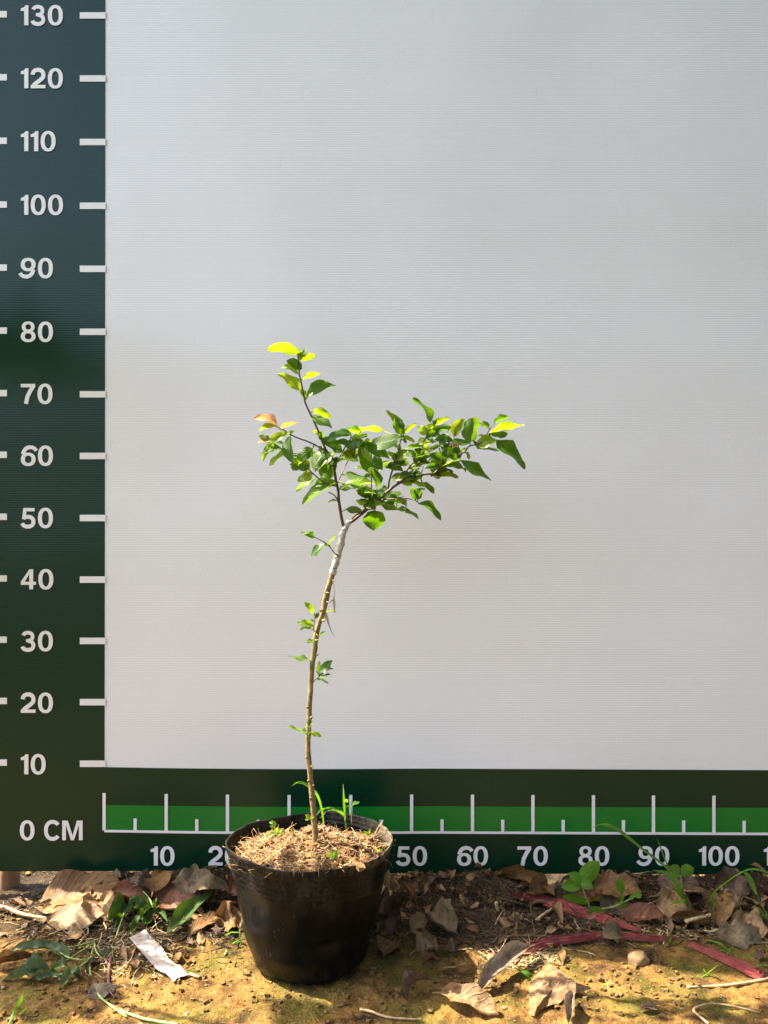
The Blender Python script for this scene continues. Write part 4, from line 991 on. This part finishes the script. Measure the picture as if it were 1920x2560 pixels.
grass('grass_sprout', 'tiny forked grass sprout on the sunlit ground at right', [([gr(*ZC((1180, 1238)), .001), gr(*ZC((1240, 1195)), .008), gr(*ZC((1312, 1138)), .020)], [.002, .004, .001], .2), ([gr(*ZC((1240, 1200)), .006), gr(*ZC((1225, 1185)), .009), gr(*ZC((1210, 1165)), .014)], [.002, .003, .001], .1), ([gr(*ZC((1240, 1200)), .006), gr(*ZC((1250, 1210)), .005), gr(*ZC((1245, 1225)), .002)], [.002, .003, .001], .1)])
grass('grass_sprout', 'thin grass near the right ribbon', [([gr(*ZC((1230, 965)), .004), gr(*ZC((1320, 990)), .012), gr(*ZC((1400, 1050)), .004)], [.002, .004, .001], .2), ([gr(*ZC((1370, 1090)), .001), gr(*ZC((1390, 1040)), .012), gr(*ZC((1420, 1000)), .02)], [.002, .004, .001], .2), ([gr(*ZC((1390, 1060)), .004), gr(*ZC((1350, 1040)), .010), gr(*ZC((1300, 1050)), .008)], [.002, .004, .001], .2), ([gr(*ZC((1540, 1165)), .006), gr(*ZC((1600, 1140)), .014), gr(*ZC((1670, 1145)), .016)], [.002, .004, .002], .2)])
grass('grass_sprout', 'small grass sprout at the lower left edge', [([gr(*ZA((60, 1275)), .001), gr(*ZA((100, 1190)), .008), gr(*ZA((158, 1060)), .026)], [.002, .004, .001], .2), ([gr(*ZA((110, 1170)), .010), gr(*ZA((140, 1110)), .020), gr(*ZA((156, 1062)), .03)], [.003, .006, .001], .2), ([gr(*ZA((140, 1200)), .003), gr(*ZA((160, 1180)), .008), gr(*ZA((186, 1148)), .014)], [.003, .005, .001], .2)])
grass('grass_sprout', 'bright green sprout tucked under the long grey leaf tip', [([gr(*ZB((1200, 945)), .002), gr(*ZB((1140, 915)), .008), gr(*ZB((1062, 884)), .010)], [.003, .007, .001], .2), ([gr(*ZB((1180, 970)), .001), gr(*ZB((1150, 930)), .008), gr(*ZB((1110, 905)), .012)], [.002, .004, .001], .2)])
grass('grass_sprout', 'small two-leaved sprout left of the pot foot', [([gr(*ZA((1670, 745)), .001), gr(*ZA((1660, 690)), .008), gr(*ZA((1652, 600)), .026)], [.001, .0015, .0006], .1), ([gr(*ZA((1665, 640)), .016), gr(*ZA((1600, 640)), .012), gr(*ZA((1556, 662)), .008)], [.002, .006, .001], .2), ([gr(*ZA((1660, 700)), .008), gr(*ZA((1630, 705)), .008), gr(*ZA((1600, 718)), .006)], [.002, .006, .001], .2)])
grass('grass_sprout', 'blue-green leaf sprout in the shade right of the pot', [([gr(*ZB((420, 320)), .012), gr(*ZB((440, 285)), .022), gr(*ZB((492, 245)), .032)], [.004, .012, .002], .2)])

# ================================================================ litter: crumbs, root mat
rg = random.Random(21)
def lit(n, area, l0, l1, r0, r1, name, mat, label=None, seedf=None):
    ps = []
    for i in range(n):
        (x0, y0), (x1, y1), p = area[rg.randrange(len(area))]
        px, py = rg.gauss((x0 + x1) / 2, (x1 - x0) * p), rg.gauss((y0 + y1) / 2, (y1 - y0) * p)
        if py < 2170 or py > 2700: continue
        g = gr(px, py, 0)
        if (g - PC).length < .085: continue
        ps.append(fibre((g.x, g.y, hill(g.x, g.y) + .001), rg.uniform(l0, l1), rg.uniform(r0, r1), rg.choice((.7, .9, .5)), rg, hill, 3, 4))
    V, Fc, _ = join(ps); return tag(mesh(name, V, Fc, M[mat]), label, 'litter', kind='stuff')
RM = [((1030, 2190), (1340, 2390), .26), ((1100, 2230), (1330, 2330), .3), ((1330, 2260), (1560, 2350), .3)]
lit(800, RM, .012, .045, .0004, .0011, 'root_litter', 'rootdark', 'dark tangled root litter between pot and red ribbons')
lit(1300, RM + [((1200, 2320), (1320, 2380), .25)], .010, .035, .0003, .0008, 'root_litter', 'root', 'brown fine roots on the litter right of pot')
lit(800, [((60, 2290), (480, 2400), .3), ((250, 2330), (420, 2440), .3), ((1330, 2260), (1900, 2360), .3), ((1220, 2370), (1400, 2420), .3)], .008, .035, .0004, .0012, 'straw_litter', 'straw', 'scattered straw and stalk bits on the clay')
lit(900, [((60, 2290), (480, 2400), .3), ((1330, 2230), (1900, 2360), .3), ((500, 2240), (620, 2360), .3)], .008, .03, .0004, .0012, 'stalk_litter', 'rootdark', 'dark fine stalks scattered over the clay')
def crumbs(n, name, mat, s0, s1, label, flat=.6, near=True):
    ps = []
    for i in range(n):
        x, y = rg.uniform(-.22, 1.15), rg.uniform(-.56, .25)
        if math.hypot(x - PC.x, y - PC.y) < .082: continue
        if noise.noise(Vector((x * 6, y * 6, n))) < -.12: continue
        s = s0 + (s1 - s0) * rg.random() ** 4; ps.append(chunk((x, y, hill(x, y) + s * .25), s, rg, flat))
    V, Fc, _ = join(ps); tag(mesh(name, V, Fc, mat, smooth=False), label, 'litter', kind='stuff')
ps = [[], [], []]                                     # small broken leaves, too many to count
for i in range(330):
    x = rg.uniform(-.16, 1.12); y = -.005 - abs(rg.gauss(0, .085)) if x > .45 or x < .05 else -.01 - abs(rg.gauss(0, .11))
    if math.hypot(x - PC.x, y - PC.y) < .098: continue
    L = rg.uniform(.007, .030); a = rg.uniform(0, 6.28); B = Vector((x, y, hill(x, y) + .0015 + rg.random() * .003)); T = B + Vector((math.cos(a), math.sin(a), rg.uniform(-.1, .4))) * L
    if T.y > -.002: continue
    wd = Vector((-math.sin(a), math.cos(a), rg.uniform(-.5, .5)))
    V, Fc, U = leaf_geo(B, T, wd, L * rg.uniform(.3, .8), rg.uniform(0, .6), rg.uniform(-.3, .6), rg.uniform(-.4, .7), .08, .35, i, 6, 2, rg.choice((OV, LN, RD)))
    ps[i % 3].append(([Vector((v.x, v.y, max(v.z, hill(v.x, v.y) + .0006))) for v in V], Fc, U))
for q, k in zip(ps, ('tan', 'dark', 'brown')):
    V, Fc, U = join(q); tag(mesh('leaf_litter', V, Fc, DRY[k], uvs=U), 'small broken %s leaf litter along the board foot' % k, 'litter', kind='stuff')
crumbs(15000, 'clay_crumbs', M['crumb'], .0007, .0055, 'small clay crumbs scattered over the bare ground')
crumbs(900, 'leaf_crumbs', DRY['tan'], .0010, .0055, 'tiny tan leaf fragments scattered over the ground', .12)
crumbs(700, 'bark_crumbs', DRY['brown'], .0010, .0050, 'tiny dark bark fragments scattered over the ground', .2)

# ================================================================ unseen plants placed outside the frame, to shade it and be mirrored in the board
def bunch(rg, c, rad, n, L):
    out = []
    for i in range(n):
        d_ = Vector((rg.gauss(0, 1), rg.gauss(0, 1), rg.gauss(0, 1))); d_ = d_.normalized() * rg.random() ** .45
        p = Vector(c) + Vector((d_.x * rad[0], d_.y * rad[1], d_.z * rad[2])); a = Vector((rg.uniform(-1, 1), rg.uniform(-1, 1), rg.uniform(-.8, .5))).normalized()
        l = L * rg.uniform(.6, 1.2); out.append(leaf_geo(p, p + a * l, Vector((rg.uniform(-1, 1), rg.uniform(-1, 1), rg.uniform(-.3, .3))), l * .5, .2, .3, 0, .05, 0, i, 4, 1))
    return out
rg = random.Random(5)
nb = empty('unseen_shade_shrub', (-.42, -.22, 0), 'unseen leafy shrub placed left of the frame to shade the ground', 'shrub')
clumps = [((-.37, -.075, .62), (.13, .085, .06), 150), ((-.40, -.21, .62), (.10, .045, .05), 80), ((-.24, -.212, .95), (.11, .032, .03), 90), ((-.50, -.20, .72), (.08, .06, .10), 30), ((-.22, -.36, .95), (.16, .10, .04), 130)]  # out of view; leaf clumps set where ground shade is wanted
V, Fc = tube(spline([(-.42, -.22, -.02, .009), (-.41, -.21, .3, .008), (-.37, -.21, .6, .006), (-.32, -.24, .85, .003), (-.2, -.27, .95, .0015)], 6), 8, .15); stm = mesh('trunk', V, Fc, M['bark'], nb)
V, Fc = tube(spline([(-.41, -.21, .32, .005), (-.33, -.16, .45, .003), (-.2, -.12, .52, .0012)], 6), 6, .15); mesh('branch', V, Fc, M['bark'], nb)
ps = []
for c, rad, n in clumps: ps += bunch(rg, c, rad, n, .05)
V, Fc, U = join(ps); tag(mesh('foliage', V, Fc, M['mature'], nb, U), kind='stuff')
ps = []
for i in range(70):
    x = -9 + 18 * rg.random(); h = 1.7 + .7 * noise.noise(Vector((x * .7, 0, 2))); z = rg.uniform(.2, h)
    ps += bunch(rg, (x, -6.2 + rg.uniform(-.5, .5), z), (.7, .5, .45), 70, .22)
V, Fc, U = join(ps); tag(mesh('hedge', V, Fc, M['canopy'], uvs=U), 'dense green hedge behind the photographer', 'hedge', kind='stuff')

V, Fc = tube(spline([(2.5, 1.5, -.1, .11), (2.45, 1.45, 1.2, .09), (2.2, 1.2, 2.2, .07), (1.6, .8, 3.0, .04), (.6, .3, 3.3, .015)], 6), 9, .1)
ot = empty('added_sky_canopy', (2.5, 1.5, 0), 'unseen leafy canopy added overhead to block the high sky', 'tree'); mesh('trunk', V, Fc, M['bark'], ot)  # added out of view, keeps zenith sky light off the ground
ps = []
for i in range(135):
    x, y = rg.uniform(-.75, 3.6), rg.uniform(-2.6, 2.8); ps += bunch(rg, (x, y, 3.1 + rg.uniform(-.2, .7)), (.4, .4, .22), 46, .17)
V, Fc, U = join(ps); tag(mesh('crown', V, Fc, M['canopy'], ot, U), kind='stuff')

V, Fc = tube(spline([(3.4, -1.6, -.1, .12), (3.35, -1.55, 1.5, .09), (3.1, -1.6, 3.2, .03)], 6), 9, .1)
st_ = empty('added_sky_blocker', (3.4, -1.6, 0), 'unseen dense foliage added at right and behind the camera to block sky', 'tree'); mesh('trunk', V, Fc, M['bark'], st_)  # added out of view, leaves the sky open only at left front
ps = []
for i in range(120): ps += bunch(rg, (rg.uniform(2.0, 4.6), rg.uniform(-3.8, .4), rg.uniform(.4, 4.2)), (.45, .45, .4), 48, .2)
for i in range(110): ps += bunch(rg, (rg.uniform(-.5, 4.6), rg.uniform(-5.4, -4.2), rg.uniform(.4, 5.4)), (.5, .45, .45), 48, .22)
V, Fc, U = join(ps); tag(mesh('crown', V, Fc, M['canopy'], st_, U), kind='stuff')
